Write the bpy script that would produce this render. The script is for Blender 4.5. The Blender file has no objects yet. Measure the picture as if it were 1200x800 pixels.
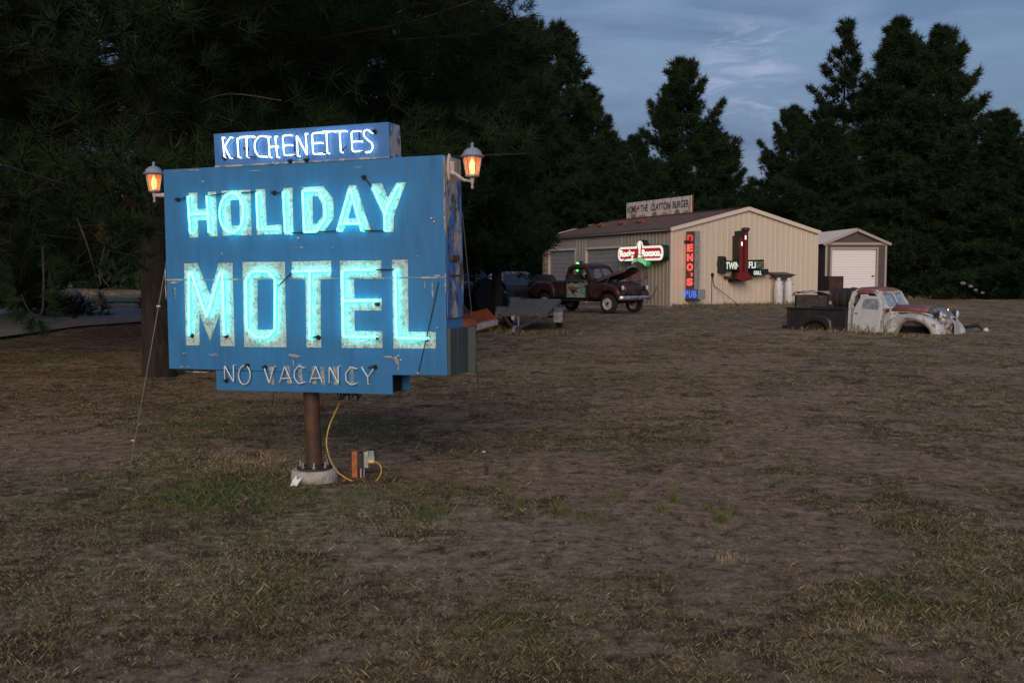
import bpy, bmesh, math, random
import numpy as np
from mathutils import Vector, Matrix, Euler
R = math.radians
SC = bpy.context.scene
COL = SC.collection
random.seed(7)

# ------------------------------------------------------------------ camera
EYE, FPX, PITCH = 1.4, 1167.0, math.atan(78/1167)
cam = bpy.data.cameras.new('camera'); cam.lens = 35; cam.sensor_width = 36
cam.clip_start = .05; cam.clip_end = 3000
camo = bpy.data.objects.new('camera', cam); COL.objects.link(camo)
camo.location = (0, 0, EYE); camo.rotation_euler = (math.pi/2-PITCH, 0, 0)
SC.camera = camo

# ------------------------------------------------------------------ sky, sun, exposure
SUN_DIR = Vector((-.10, -.92, .36)).normalized()      # towards the sun: behind the camera and to the right, low
w = bpy.data.worlds.new('World'); SC.world = w; w.use_nodes = True
nt = w.node_tree; nt.nodes.clear()
def N(tree, typ, **k):
    n = tree.nodes.new(typ)
    for a, b in k.items():
        if a in n.inputs.keys() if hasattr(n.inputs, 'keys') else False: n.inputs[a].default_value = b
        else: setattr(n, a, b)
    return n
sky = N(nt, 'ShaderNodeTexSky', sky_type='NISHITA', sun_disc=False)
sky.sun_elevation = R(3.0); sky.sun_rotation = math.atan2(SUN_DIR.x, SUN_DIR.y)
sky.air_density = 1.2; sky.dust_density = 2.2; sky.ozone_density = 2.2
tc = N(nt, 'ShaderNodeTexCoord'); mp = N(nt, 'ShaderNodeMapping'); mp.inputs['Scale'].default_value = (1.0, 1.0, 3.6)
nz = N(nt, 'ShaderNodeTexNoise'); nz.inputs['Scale'].default_value = 2.6; nz.inputs['Detail'].default_value = 7; nz.inputs['Roughness'].default_value = .55
nz.inputs['Distortion'].default_value = .5
rp = N(nt, 'ShaderNodeValToRGB'); rp.color_ramp.elements[0].position = .36; rp.color_ramp.elements[1].position = .66
rp.color_ramp.elements[0].color = (.0, .0, .0, 1); rp.color_ramp.elements[1].color = (1, 1, 1, 1)
nt.links.new(tc.outputs['Generated'], mp.inputs['Vector']); nt.links.new(mp.outputs['Vector'], nz.inputs['Vector'])
nt.links.new(nz.outputs['Fac'], rp.inputs['Fac'])
veil = N(nt, 'ShaderNodeMix', data_type='RGBA')       # thin high overcast over the clear dusk sky
veil.inputs['Factor'].default_value = .72
veil.inputs['B'].default_value = (.58, .90, 1.62, 1)
cl = N(nt, 'ShaderNodeMix', data_type='RGBA'); cl.inputs['B'].default_value = (.88, 1.16, 1.84, 1)
mm = N(nt, 'ShaderNodeMath', operation='MULTIPLY'); mm.inputs[1].default_value = .55
nt.links.new(sky.outputs['Color'], veil.inputs['A']); nt.links.new(veil.outputs['Result'], cl.inputs['A'])
nt.links.new(rp.outputs['Color'], mm.inputs[0]); nt.links.new(mm.outputs[0], cl.inputs['Factor'])
# slightly darker cloud bellies and one brighter torn patch
n2 = N(nt, 'ShaderNodeTexNoise'); n2.inputs['Scale'].default_value = 5.5; n2.inputs['Detail'].default_value = 8; n2.inputs['Distortion'].default_value = .8
m2 = N(nt, 'ShaderNodeMapping'); m2.inputs['Scale'].default_value = (1, 1, 4.5); m2.inputs['Location'].default_value = (3, 1, 2)
nt.links.new(tc.outputs['Generated'], m2.inputs['Vector']); nt.links.new(m2.outputs[0], n2.inputs['Vector'])
r2 = N(nt, 'ShaderNodeValToRGB'); r2.color_ramp.elements[0].position = .38; r2.color_ramp.elements[1].position = .60; r2.color_ramp.elements[0].color = (.74, .77, .82, 1); r2.color_ramp.elements[1].color = (1, 1, 1, 1)
nt.links.new(n2.outputs['Fac'], r2.inputs['Fac'])
mu = N(nt, 'ShaderNodeMix', data_type='RGBA', blend_type='MULTIPLY'); mu.inputs['Factor'].default_value = 1
nt.links.new(cl.outputs['Result'], mu.inputs['A']); nt.links.new(r2.outputs['Color'], mu.inputs['B'])
dv = N(nt, 'ShaderNodeVectorMath', operation='DOT_PRODUCT'); nrm = N(nt, 'ShaderNodeVectorMath', operation='NORMALIZE')
_c = Vector(((868-600)/1167, 1, (322-92)/1167)).normalized()
nt.links.new(tc.outputs['Generated'], nrm.inputs[0]); nt.links.new(nrm.outputs[0], dv.inputs[0]); dv.inputs[1].default_value = _c
mr = N(nt, 'ShaderNodeMapRange', interpolation_type='SMOOTHSTEP'); mr.inputs['From Min'].default_value = .9978; mr.inputs['From Max'].default_value = .9999; mr.inputs['To Max'].default_value = 1
nt.links.new(dv.outputs['Value'], mr.inputs['Value'])
m3 = N(nt, 'ShaderNodeMath', operation='MULTIPLY'); nt.links.new(mr.outputs[0], m3.inputs[0]); n4 = N(nt, 'ShaderNodeTexNoise'); n4.inputs['Scale'].default_value = 16; n4.inputs['Detail'].default_value = 9; n4.inputs['Roughness'].default_value = .62; n4.inputs['Distortion'].default_value = 1.2
nt.links.new(m2.outputs[0], n4.inputs['Vector']); r4 = N(nt, 'ShaderNodeValToRGB'); r4.color_ramp.elements[0].position = .47; r4.color_ramp.elements[1].position = .68; r4.color_ramp.elements[1].color = (.55, .55, .55, 1)
nt.links.new(n4.outputs['Fac'], r4.inputs['Fac']); nt.links.new(r4.outputs['Color'], m3.inputs[1])
lp = N(nt, 'ShaderNodeMix', data_type='RGBA'); nt.links.new(m3.outputs[0], lp.inputs['Factor']); nt.links.new(mu.outputs['Result'], lp.inputs['A']); lp.inputs['B'].default_value = (1.6, 1.82, 2.45, 1)
bg = N(nt, 'ShaderNodeBackground'); bg.inputs['Strength'].default_value = .14
out = N(nt, 'ShaderNodeOutputWorld')
nt.links.new(lp.outputs['Result'], bg.inputs['Color']); nt.links.new(bg.outputs[0], out.inputs[0])
sl = bpy.data.lights.new('sun', 'SUN'); sl.energy = 1.1; sl.angle = R(35); sl.color = (1, .80, .60)
so = bpy.data.objects.new('sun', sl); COL.objects.link(so); so.rotation_euler = SUN_DIR.to_track_quat('Z', 'Y').to_euler()
SC.view_settings.view_transform = 'Standard'; SC.view_settings.look = 'None'
SC.view_settings.gamma = 1; SC.view_settings.exposure = 1.0
SC.cycles.max_bounces = 6; SC.cycles.diffuse_bounces = 2; SC.cycles.glossy_bounces = 3; SC.cycles.transparent_max_bounces = 12
SC.cycles.sample_clamp_indirect = 4

# ------------------------------------------------------------------ measuring helpers (photo pixel -> point of a real surface)
def ray(px, py):
    a = (px-600)/FPX; b = -(py-400)/FPX; c, s = math.cos(PITCH), math.sin(PITCH)
    return Vector((a, c+b*s, b*c-s))
def at(px, py, z=0.0):
    d = ray(px, py); t = (z-EYE)/d.z
    return Vector((0, 0, EYE))+d*t
def atd(px, py, depth):
    d = ray(px, py); return Vector((0, 0, EYE))+d*(depth/d.y)
class Frame:
    def __init__(s, origin, rz): s.o = Vector(origin); s.rz = rz; s.m = Matrix.Translation(s.o)@Matrix.Rotation(rz, 4, 'Z'); s.i = s.m.inverted()
    def hit(s, px, py, y=0.0):
        o = s.i@Vector((0, 0, EYE)); d = s.i.to_3x3()@ray(px, py)
        p = o+d*((y-o.y)/d.y); return p.x, p.z
    def w(s, *p): return s.m@Vector(p)

# ------------------------------------------------------------------ object helpers
def empty(name, label, cat, loc=(0, 0, 0), rz=0, group=None):
    o = bpy.data.objects.new(name, None); COL.objects.link(o); o.empty_display_size = .2
    o.location = loc; o.rotation_euler = (0, 0, rz); o['label'] = label; o['category'] = cat
    if group: o['group'] = group
    return o
def tag(o, label=None, cat=None, group=None, kind=None):
    for k, v in (('label', label), ('category', cat), ('group', group), ('kind', kind)):
        if v: o[k] = v
    return o
def dup(root, loc, rz, label, group=None):
    r = root.copy(); COL.objects.link(r); r.location = loc; r.rotation_euler = (0, 0, rz) if not hasattr(rz, '__len__') else rz
    r['label'] = label
    if group: r['group'] = group
    for ch in list(root.children):
        c = ch.copy(); COL.objects.link(c); c.parent = r
        for g in ch.children:
            d = g.copy(); COL.objects.link(d); d.parent = c
    return r
class MB:
    def __init__(s): s.v = []; s.f = []
    def add(s, vs, fs):
        n = len(s.v); s.v += [tuple(p) for p in vs]; s.f += [tuple(i+n for i in f) for f in fs]; return s
    def box(s, c, d, rot=None):
        x, y, z = [k/2 for k in d]
        vs = [Vector((a*x, b*y, e*z)) for a in (-1, 1) for b in (-1, 1) for e in (-1, 1)]
        if rot is not None: m = Euler(rot).to_matrix(); vs = [m@p for p in vs]
        vs = [p+Vector(c) for p in vs]
        return s.add(vs, [(0, 1, 3, 2), (4, 6, 7, 5), (0, 4, 5, 1), (2, 3, 7, 6), (0, 2, 6, 4), (1, 5, 7, 3)])
    def bar(s, a, b, wd, hd):
        a, b = Vector(a), Vector(b); q = (b-a).to_track_quat('Y', 'Z').to_euler()
        return s.box((a+b)/2, (wd, (b-a).length, hd), q)
    def tube(s, pts, r, n=8, closed=False, caps=True):
        pts = [Vector(p) for p in pts]; k = len(pts); rs = r if hasattr(r, '__len__') else [r]*k
        vs = []; up = None
        for i, p in enumerate(pts):
            a = pts[i-1] if i > 0 or closed else p; b = pts[(i+1) % k] if i < k-1 or closed else p
            t = (b-a).normalized() if (b-a).length > 1e-9 else Vector((0, 0, 1))
            if up is None:
                up = Vector((0, 0, 1)) if abs(t.z) < .9 else Vector((1, 0, 0))
            u = (up-t*up.dot(t)).normalized(); up = u; v = t.cross(u)
            vs += [p+u*math.cos(2*math.pi*j/n)*rs[i]+v*math.sin(2*math.pi*j/n)*rs[i] for j in range(n)]
        fs = []
        for i in range(k if closed else k-1):
            for j in range(n):
                a = i*n+j; b = i*n+(j+1) % n; c = ((i+1) % k)*n+(j+1) % n; d = ((i+1) % k)*n+j
                fs.append((a, b, c, d))
        if caps and not closed: fs += [tuple(range(n))[::-1], tuple((k-1)*n+j for j in range(n))]
        return s.add(vs, fs)
    def lathe(s, prof, n=20, c=(0, 0, 0), axis='Z', cap=True):
        vs = []
        for (r, z) in prof:
            for j in range(n):
                a = 2*math.pi*j/n; p = (r*math.cos(a), r*math.sin(a), z)
                if axis == 'Y': p = (p[0], p[2], p[1])
                if axis == 'X': p = (p[2], p[0], p[1])
                vs.append((p[0]+c[0], p[1]+c[1], p[2]+c[2]))
        fs = [(i*n+j, i*n+(j+1) % n, (i+1)*n+(j+1) % n, (i+1)*n+j) for i in range(len(prof)-1) for j in range(n)]
        if cap: fs += [tuple(range(n))[::-1], tuple((len(prof)-1)*n+j for j in range(n))]
        return s.add(vs, fs)
    def loft(s, rings, cap=True):
        n = len(rings[0]); vs = [p for r in rings for p in r]
        fs = [(i*n+j, i*n+(j+1) % n, (i+1)*n+(j+1) % n, (i+1)*n+j) for i in range(len(rings)-1) for j in range(n)]
        if cap: fs += [tuple(range(n))[::-1], tuple((len(rings)-1)*n+j for j in range(n))]
        return s.add(vs, fs)
    def mesh(s, me, mtx=None):
        vs = [(mtx@v.co if mtx else v.co) for v in me.vertices]
        return s.add(vs, [tuple(p.vertices) for p in me.polygons])
    def build(s, name, mat, parent=None, smooth=None, bevel=0, sub=0, solid=0, loc=None, rot=None):
        me = bpy.data.meshes.new(name); me.from_pydata(s.v, [], s.f); me.update()
        bm = bmesh.new(); bm.from_mesh(me); bmesh.ops.recalc_face_normals(bm, faces=bm.faces); bm.to_mesh(me); bm.free()
        if smooth is not None:
            me.polygons.foreach_set('use_smooth', [True]*len(me.polygons)); me.set_sharp_from_angle(angle=R(smooth))
        me.materials.append(mat); o = bpy.data.objects.new(name, me); COL.objects.link(o)
        if parent: o.parent = parent
        if loc is not None: o.location = loc
        if rot is not None: o.rotation_euler = rot
        if solid: md = o.modifiers.new('solidify', 'SOLIDIFY'); md.thickness = solid; md.offset = 0
        if bevel: md = o.modifiers.new('bevel', 'BEVEL'); md.width = bevel; md.segments = 2; md.limit_method = 'ANGLE'
        if sub: md = o.modifiers.new('subdivision', 'SUBSURF'); md.levels = sub; md.render_levels = sub
        return o
def plate(polys, y0, y1, bevel=0.0, plane='XZ'):
    """flat outlines (first outer, others holes) extruded between two depths -> mesh data"""
    cu = bpy.data.curves.new('outline', 'CURVE'); cu.dimensions = '2D'; cu.fill_mode = 'BOTH'
    for pl in polys:
        sp = cu.splines.new('POLY'); sp.points.add(len(pl)-1); sp.use_cyclic_u = True
        for q, p in zip(sp.points, pl): q.co = (p[0], p[1], 0, 1)
    cu.extrude = max(1e-4, abs(y1-y0)/2-bevel)
    if bevel: cu.bevel_depth = bevel; cu.bevel_resolution = 2; cu.offset = -bevel
    ob = bpy.data.objects.new('outline', cu); COL.objects.link(ob)
    me = bpy.data.meshes.new_from_object(ob.evaluated_get(bpy.context.evaluated_depsgraph_get()))
    bpy.data.objects.remove(ob); bpy.data.curves.remove(cu)
    m = Matrix(((1, 0, 0, 0), (0, 0, -1, (y0+y1)/2), (0, 1, 0, 0), (0, 0, 0, 1)))
    if plane == 'XY': m = Matrix.Translation((0, 0, (y0+y1)/2))
    if plane == 'YZ': m = Matrix(((0, 0, 1, (y0+y1)/2), (1, 0, 0, 0), (0, 1, 0, 0), (0, 0, 0, 1)))
    me.transform(m); return me
def lettering(txt, wd, ht, x, z, y, depth=.004, bold=.0, align='CENTER', shear=0, skew=0.0):
    """words as real thin letters, standing in the xz plane, facing -y, scaled to wd x ht"""
    cu = bpy.data.curves.new('letters', 'FONT'); cu.body = txt; cu.extrude = .01; cu.offset = bold; cu.shear = shear
    ob = bpy.data.objects.new('letters', cu); COL.objects.link(ob)
    me = bpy.data.meshes.new_from_object(ob.evaluated_get(bpy.context.evaluated_depsgraph_get()))
    bpy.data.objects.remove(ob); bpy.data.curves.remove(cu)
    xs = [v.co.x for v in me.vertices]; ys = [v.co.y for v in me.vertices]
    x0, x1, y0_, y1_ = min(xs), max(xs), min(ys), max(ys)
    for v in me.vertices:
        a = (v.co.x-x0)/(x1-x0); b = (v.co.y-y0_)/(y1_-y0_)
        v.co = (x+(a-.5)*wd, y+(-depth if v.co.z > 0 else 0), z+(b-.5)*ht+skew*(a-.5)*wd)
    return me

# ------------------------------------------------------------------ materials
MATS = {}
def mat(name, col, rough=.6, metal=0, col2=None, scale=8, thr=(.45, .6), bump=0, bscale=40, emit=None, estr=0, spec=.5, coord='Object', col3=None, stretch=(1, 1, 1), alpha=None, trans=0):
    if name in MATS: return MATS[name]
    m = bpy.data.materials.new(name); m.use_nodes = True; t = m.node_tree; b = t.nodes['Principled BSDF']
    b.inputs['Base Color'].default_value = (*col, 1); b.inputs['Roughness'].default_value = rough; b.inputs['Metallic'].default_value = metal
    b.inputs['Specular IOR Level'].default_value = spec
    tc = t.nodes.new('ShaderNodeTexCoord'); mp = t.nodes.new('ShaderNodeMapping'); mp.inputs['Scale'].default_value = stretch
    t.links.new(tc.outputs[coord], mp.inputs['Vector'])
    if col2:
        prev = None
        for k, (cc, sc_) in enumerate(((col2, scale), (col3, scale*2.3))):
            if cc is None: continue
            nz = t.nodes.new('ShaderNodeTexNoise'); nz.inputs['Scale'].default_value = sc_; nz.inputs['Detail'].default_value = 8; nz.inputs['Roughness'].default_value = .65
            t.links.new(mp.outputs[0], nz.inputs['Vector'])
            r = t.nodes.new('ShaderNodeValToRGB'); r.color_ramp.elements[0].position = thr[0]+.06*k; r.color_ramp.elements[1].position = thr[1]+.06*k
            mx = t.nodes.new('ShaderNodeMix'); mx.data_type = 'RGBA'; mx.inputs['A'].default_value = (*col, 1); mx.inputs['B'].default_value = (*cc, 1)
            t.links.new(nz.outputs['Fac'], r.inputs['Fac']); t.links.new(r.outputs['Color'], mx.inputs['Factor'])
            if prev: t.links.new(prev.outputs['Result'], mx.inputs['A'])
            prev = mx
        t.links.new(prev.outputs['Result'], b.inputs['Base Color'])
    if bump:
        nz = t.nodes.new('ShaderNodeTexNoise'); nz.inputs['Scale'].default_value = bscale; nz.inputs['Detail'].default_value = 6
        t.links.new(mp.outputs[0], nz.inputs['Vector'])
        bp = t.nodes.new('ShaderNodeBump'); bp.inputs['Strength'].default_value = bump; bp.inputs['Distance'].default_value = .02
        t.links.new(nz.outputs['Fac'], bp.inputs['Height']); t.links.new(bp.outputs[0], b.inputs['Normal'])
    if emit: b.inputs['Emission Color'].default_value = (*emit, 1); b.inputs['Emission Strength'].default_value = estr
    if trans: b.inputs['Transmission Weight'].default_value = trans; b.inputs['IOR'].default_value = 1.1
    if alpha is not None: b.inputs['Alpha'].default_value = alpha
    MATS[name] = m; return m
blue = mat('sign blue paint', (.032, .185, .43), .42, col2=(.026, .135, .31), scale=4, thr=(.35, .7), bump=.2, bscale=5, col3=(.05, .18, .38), stretch=(2.2, 1, .5))
bluep = mat('sign blue peeling', (.05, .16, .40), .6, col2=(.36, .34, .32), scale=7, thr=(.47, .52), col3=(.09, .045, .025), bump=.6, bscale=30, stretch=(1, 1, .45))
paint = mat('letter paint worn', (.50, .58, .56), .6, col2=(.26, .38, .38), scale=22, thr=(.47, .60), col3=(.16, .16, .14), bump=.4, bscale=60)
paint2 = mat('old letter primer', (.34, .34, .33), .8, col2=(.10, .2, .34), scale=20, thr=(.45, .58))
cyan = mat('neon cyan', (.2, .8, .8), .3, emit=(.055, .86, .86), estr=4.5)
whiten = mat('neon white', (.8, .8, .8), .3, emit=(.78, .90, 1.0), estr=1.9)
deadn = mat('neon unlit', (.62, .64, .66), .15, spec=.8)
black = mat('black rubber', (.012, .012, .012), .7)
dark = mat('gap and shade black', (.004, .004, .004), .9)  # near black for shut lines and for shade painted into hollows
silver = mat('galvanised', (.42, .43, .44), .45, .6, col2=(.3, .3, .3), scale=20)
chrome = mat('chrome', (.65, .66, .68), .18, 1)
rustpole = mat('rusty brown pole', (.055, .026, .018), .65, col2=(.11, .045, .025), scale=9, thr=(.45, .65), bump=.2)
greysheet = mat('grey duct steel', (.062, .082, .088), .5, .1, col2=(.05, .066, .072), scale=3, thr=(.3, .7))
concrete = mat('concrete', (.40, .38, .36), .9, col2=(.25, .23, .21), scale=12, bump=.5, bscale=50)
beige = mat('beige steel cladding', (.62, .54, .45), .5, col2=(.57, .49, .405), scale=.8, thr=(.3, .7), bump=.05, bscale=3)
trimc = mat('cream trim', (.66, .57, .49), .5)
roofc = mat('brown metal roof', (.115, .08, .08), .5, col2=(.09, .062, .062), scale=2, stretch=(1, 1, 1))
doorg = mat('grey roller door', (.30, .29, .28), .55, col2=(.26, .25, .24), scale=2)
whited = mat('white roller door', (.72, .72, .75), .5)
char = mat('charcoal siding', (.075, .062, .058), .7, col2=(.06, .05, .047), scale=3)
greytrim = mat('grey trim', (.34, .29, .27), .6)
greyroof = mat('grey metal roof', (.42, .40, .43), .45)
maroon = mat('maroon rusted paint', (.036, .013, .014), .45, col2=(.030, .015, .014), scale=4, thr=(.4, .65), col3=(.085, .045, .038), bump=.05)
whitep = mat('weathered white paint', (.50, .53, .56), .5, col2=(.34, .35, .35), scale=3, thr=(.48, .6), col3=(.13, .07, .05), bump=.12)
redp = mat('faded red primer', (.17, .048, .048), .6, col2=(.25, .13, .12), scale=6, thr=(.4, .7), bump=.08)
blackp = mat('black truck bed', (.018, .019, .023), .45, col2=(.03, .03, .033), scale=5)
glass = mat('window glass', (.10, .12, .14), .06, alpha=.45, spec=.9)
wglass = mat('milky windscreen', (.20, .26, .34), .12, spec=.8, col2=(.42, .45, .5), scale=9, thr=(.45, .7))
turq = mat('turquoise door paint', (.20, .33, .30), .55, col2=(.30, .40, .36), scale=4, thr=(.4, .6), col3=(.05, .10, .09))
wood = mat('grey weathered boards', (.19, .165, .145), .85, col2=(.12, .10, .09), scale=6, thr=(.4, .6), stretch=(12, .7, 4), bump=.4)
orange = mat('orange hull', (.42, .085, .02), .55, col2=(.30, .06, .02), scale=5, bump=.05)
white = mat('plain white paint', (.72, .72, .72), .5)
rust = mat('rust', (.10, .042, .028), .85, col2=(.06, .03, .022), scale=10, bump=.3)
redneon = mat('red sign letters', (.8, .1, .08), .4, emit=(1, .09, .07), estr=.62)
reddim = mat('dim red sign letter', (.5, .05, .05), .4, emit=(1, .06, .08), estr=.28)
blueneon = mat('blue sign letters', (.1, .2, .8), .4, emit=(.10, .24, 1), estr=.24)
bluedark = mat('blue pub panel', (.05, .11, .45), .5)

# ------------------------------------------------------------------ numpy noise
_rs = np.random.RandomState(11); _T = _rs.rand(256, 256)
def vn(x, y):
    xi = np.floor(x).astype(int); yi = np.floor(y).astype(int); fx = x-xi; fy = y-yi
    fx = fx*fx*(3-2*fx); fy = fy*fy*(3-2*fy); a = _T[xi % 256, yi % 256]; b = _T[(xi+1) % 256, yi % 256]; c = _T[xi % 256, (yi+1) % 256]; d = _T[(xi+1) % 256, (yi+1) % 256]
    return (a*(1-fx)+b*fx)*(1-fy)+(c*(1-fx)+d*fx)*fy
def fbm(x, y, o=4, s=0):
    v = 0; a = .5; t = 0
    for k in range(o): v = v+a*vn(x*2**k+s+17*k, y*2**k+s*1.7+31*k); t += a; a *= .5
    return v/t
def gz(x, y):
    r = np.hypot(x, y); amp = .010+.0010*np.minimum(r, 40)
    return amp*(fbm(x*2.2, y*2.2, 5, 3)-.5)*1.6+(.022*np.clip(r/9, .35, 1.2))*(fbm(x*6.5, y*6.5, 3, 23)-.5)+.05*(fbm(x*.25, y*.25, 2, 9)-.5)*np.clip(r/12, 0, 1)
def ell(x, y, px, py, rx, ry):
    c = at(px, py); return np.exp(-(((x-c.x)/rx)**2+((y-c.y)/ry)**2)**1.5)
def seg(x, y, a, b, wd):
    a, b = at(*a), at(*b); dx, dy = b.x-a.x, b.y-a.y; L = dx*dx+dy*dy
    t = np.clip(((x-a.x)*dx+(y-a.y)*dy)/L, 0, 1); return np.exp(-((x-a.x-t*dx)**2+(y-a.y-t*dy)**2)/wd**2)
def masks(x, y):
    wx = x+.5*(fbm(x*1.3, y*1.3, 3, 5)-.5); wy = y+.5*(fbm(x*1.3, y*1.3, 3, 8)-.5)
    bare = sum(ell(wx, wy, *e)*k for e, k in (((760, 610, .85, .9), .75), ((900, 640, .6, .7), .6), ((40, 530, .95, .75), .9), ((640, 560, .5, .8), .55), ((300, 640, 1.0, .25), .4),
               ((480, 650, .6, .22), .4), ((950, 540, 1.2, .9), .25), ((860, 660, .7, .3), .45), ((1180, 620, .6, .6), .3)))
    for a, b in (((722, 384), (872, 470)), ((700, 392), (800, 470)), ((872, 470), (1250, 640)), ((930, 400), (1000, 430)), ((560, 420), (740, 470))): bare = bare+.38*seg(wx, wy, a, b, .28)
    green = sum(ell(wx, wy, *e)*k for e, k in (((250, 590, .75, .5), .85), ((300, 572, .5, .5), .8), ((500, 575, .35, .3), .7), ((700, 615, .3, .2), .8), ((600, 760, 1.2, .5), .16),
               ((250, 720, .8, .4), .15), ((330, 500, 1.2, 1.2), .5), ((1050, 600, .5, .5), .3), ((1130, 375, 2.5, 2), .5), ((690, 378, 2, 1.2), .5), ((1120, 720, .5, .4), .4)))
    n1 = fbm(x*.9, y*.9, 5, 2); n2 = fbm(x*3.3, y*3.3, 4, 7); n3 = fbm(x*.35, y*.35, 3, 40)
    cover = np.clip(.68+1.7*(n1-.5)+2.2*(n2-.5)-.95*bare+.5*green+.35*(n3-.5), 0, 1)
    gr = np.clip(green*.8+1.8*(fbm(x*1.9, y*1.9, 4, 60)-.56)+.02, 0, 1)
    return cover, gr

# ------------------------------------------------------------------ ground
def add_attr(me, name, arr):
    a = me.attributes.new(name, 'FLOAT', 'POINT'); a.data.foreach_set('value', np.asarray(arr, np.float32).ravel())
def np_mesh(name, V, F, k):
    me = bpy.data.meshes.new(name); me.vertices.add(len(V)); me.vertices.foreach_set('co', np.asarray(V, np.float32).ravel())
    me.loops.add(len(F)*k); me.loops.foreach_set('vertex_index', np.asarray(F, np.int32).ravel())
    me.polygons.add(len(F)); me.polygons.foreach_set('loop_start', np.arange(0, len(F)*k, k, dtype=np.int32)); me.update(calc_edges=True)
    return me
rr = np.concatenate([[.3, 1.0], np.geomspace(1.8, 60, 720), np.geomspace(62, 1800, 40)])
az = np.linspace(0, 2*math.pi, 2)
fine = np.linspace(R(52), R(128), 520); coarse = np.linspace(R(128), R(412), 90)[1:-1]
az = np.concatenate([fine, coarse])
A, RR = np.meshgrid(az, rr); X = (RR*np.cos(A)).ravel(); Y = (RR*np.sin(A)).ravel()
Z = gz(X, Y)*(np.hypot(X, Y) < 200)
na, nr = len(az), len(rr)
i, j = np.meshgrid(np.arange(nr-1), np.arange(na), indexing='ij'); j2 = (j+1) % na
F = np.stack([i*na+j, i*na+j2, (i+1)*na+j2, (i+1)*na+j], -1).reshape(-1, 4)
me = np_mesh('ground', np.stack([X, Y, Z], -1), F, 4)
cv, gr = masks(X, Y); add_attr(me, 'cover', cv); add_attr(me, 'green', gr)
bm = bmesh.new(); bm.from_mesh(me); bm.verts.ensure_lookup_table(); bm.faces.new([bm.verts[k] for k in range(na)]); bmesh.ops.recalc_face_normals(bm, faces=bm.faces)
if sum(f.normal.z for f in list(bm.faces)[:50]) < 0: bmesh.ops.reverse_faces(bm, faces=bm.faces)
bm.to_mesh(me); bm.free()
me.polygons.foreach_set('use_smooth', [True]*len(me.polygons))
gm = bpy.data.materials.new('dry field soil'); gm.use_nodes = True; t = gm.node_tree; b = t.nodes['Principled BSDF']; b.inputs['Roughness'].default_value = .95; b.inputs['Specular IOR Level'].default_value = .1
tc = t.nodes.new('ShaderNodeTexCoord')
def tn(scale, detail=8, rough=.65, stretch=None):
    n = t.nodes.new('ShaderNodeTexNoise'); n.inputs['Scale'].default_value = scale; n.inputs['Detail'].default_value = detail; n.inputs['Roughness'].default_value = rough
    t.links.new(tc.outputs['Object'], n.inputs['Vector']); return n
def tramp(src, stops):
    r = t.nodes.new('ShaderNodeValToRGB'); e = r.color_ramp.elements
    while len(e) < len(stops): e.new(.5)
    for q, (p, c) in zip(e, stops): q.position = p; q.color = (*c, 1)
    t.links.new(src, r.inputs['Fac']); return r.outputs['Color']
def tmix(fac, a, b_):
    m = t.nodes.new('ShaderNodeMix'); m.data_type = 'RGBA'
    for s_, v in (('Factor', fac), ('A', a), ('B', b_)): t.links.new(v, m.inputs[s_])
    return m.outputs['Result']
at1 = t.nodes.new('ShaderNodeAttribute'); at1.attribute_name = 'cover'; at2 = t.nodes.new('ShaderNodeAttribute'); at2.attribute_name = 'green'
soil = tramp(tn(9, 14, .82).outputs['Fac'], [(.40, (.075, .048, .030)), (.45, (.225, .155, .100)), (.53, (.35, .25, .168)), (.62, (.50, .37, .26))])
straw = tramp(tn(11, 12, .86).outputs['Fac'], [(.40, (.030, .018, .010)), (.46, (.13, .092, .055)), (.53, (.28, .21, .125)), (.61, (.58, .47, .30))])
grn = tramp(tn(11, 12, .86).outputs['Fac'], [(.40, (.024, .026, .014)), (.52, (.085, .088, .042)), (.62, (.20, .185, .10))])
veg = tmix(at2.outputs['Fac'], straw, grn)
ad = t.nodes.new('ShaderNodeMath'); ad.operation = 'MULTIPLY_ADD'; ad.inputs[1].default_value = .9; t.links.new(tn(13, 12, .84).outputs['Fac'], ad.inputs[0])
sb = t.nodes.new('ShaderNodeMath'); sb.operation = 'SUBTRACT'; t.links.new(at1.outputs['Fac'], sb.inputs[0]); sb.inputs[1].default_value = .42; t.links.new(sb.outputs[0], ad.inputs[2])
dn = t.nodes.new('ShaderNodeMath'); dn.operation = 'MULTIPLY_ADD'; t.links.new(tn(2.3, 10, .78).outputs['Fac'], dn.inputs[0]); dn.inputs[1].default_value = 1; dn.inputs[2].default_value = 0
dk_ = tramp(dn.outputs[0], [(.50, (0, 0, 0)), (.57, (.85, .85, .85))])
weed = tramp(tn(9, 10, .8).outputs['Fac'], [(.4, (.030, .018, .014)), (.6, (.10, .062, .045))])
veg = tmix(dk_, veg, weed)
cf = tramp(ad.outputs[0], [(.38, (0, 0, 0)), (.58, (1, 1, 1))])
base = tmix(cf, soil, veg)
t.links.new(base, b.inputs['Base Color'])
bp = t.nodes.new('ShaderNodeBump'); bp.inputs['Strength'].default_value = 1.0; bp.inputs['Distance'].default_value = .05
h1 = tn(22, 10, .75); t.links.new(h1.outputs['Fac'], bp.inputs['Height']); t.links.new(bp.outputs[0], b.inputs['Normal'])
me.materials.append(gm)
ground = bpy.data.objects.new('ground', me); COL.objects.link(ground); ground['kind'] = 'structure'

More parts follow.
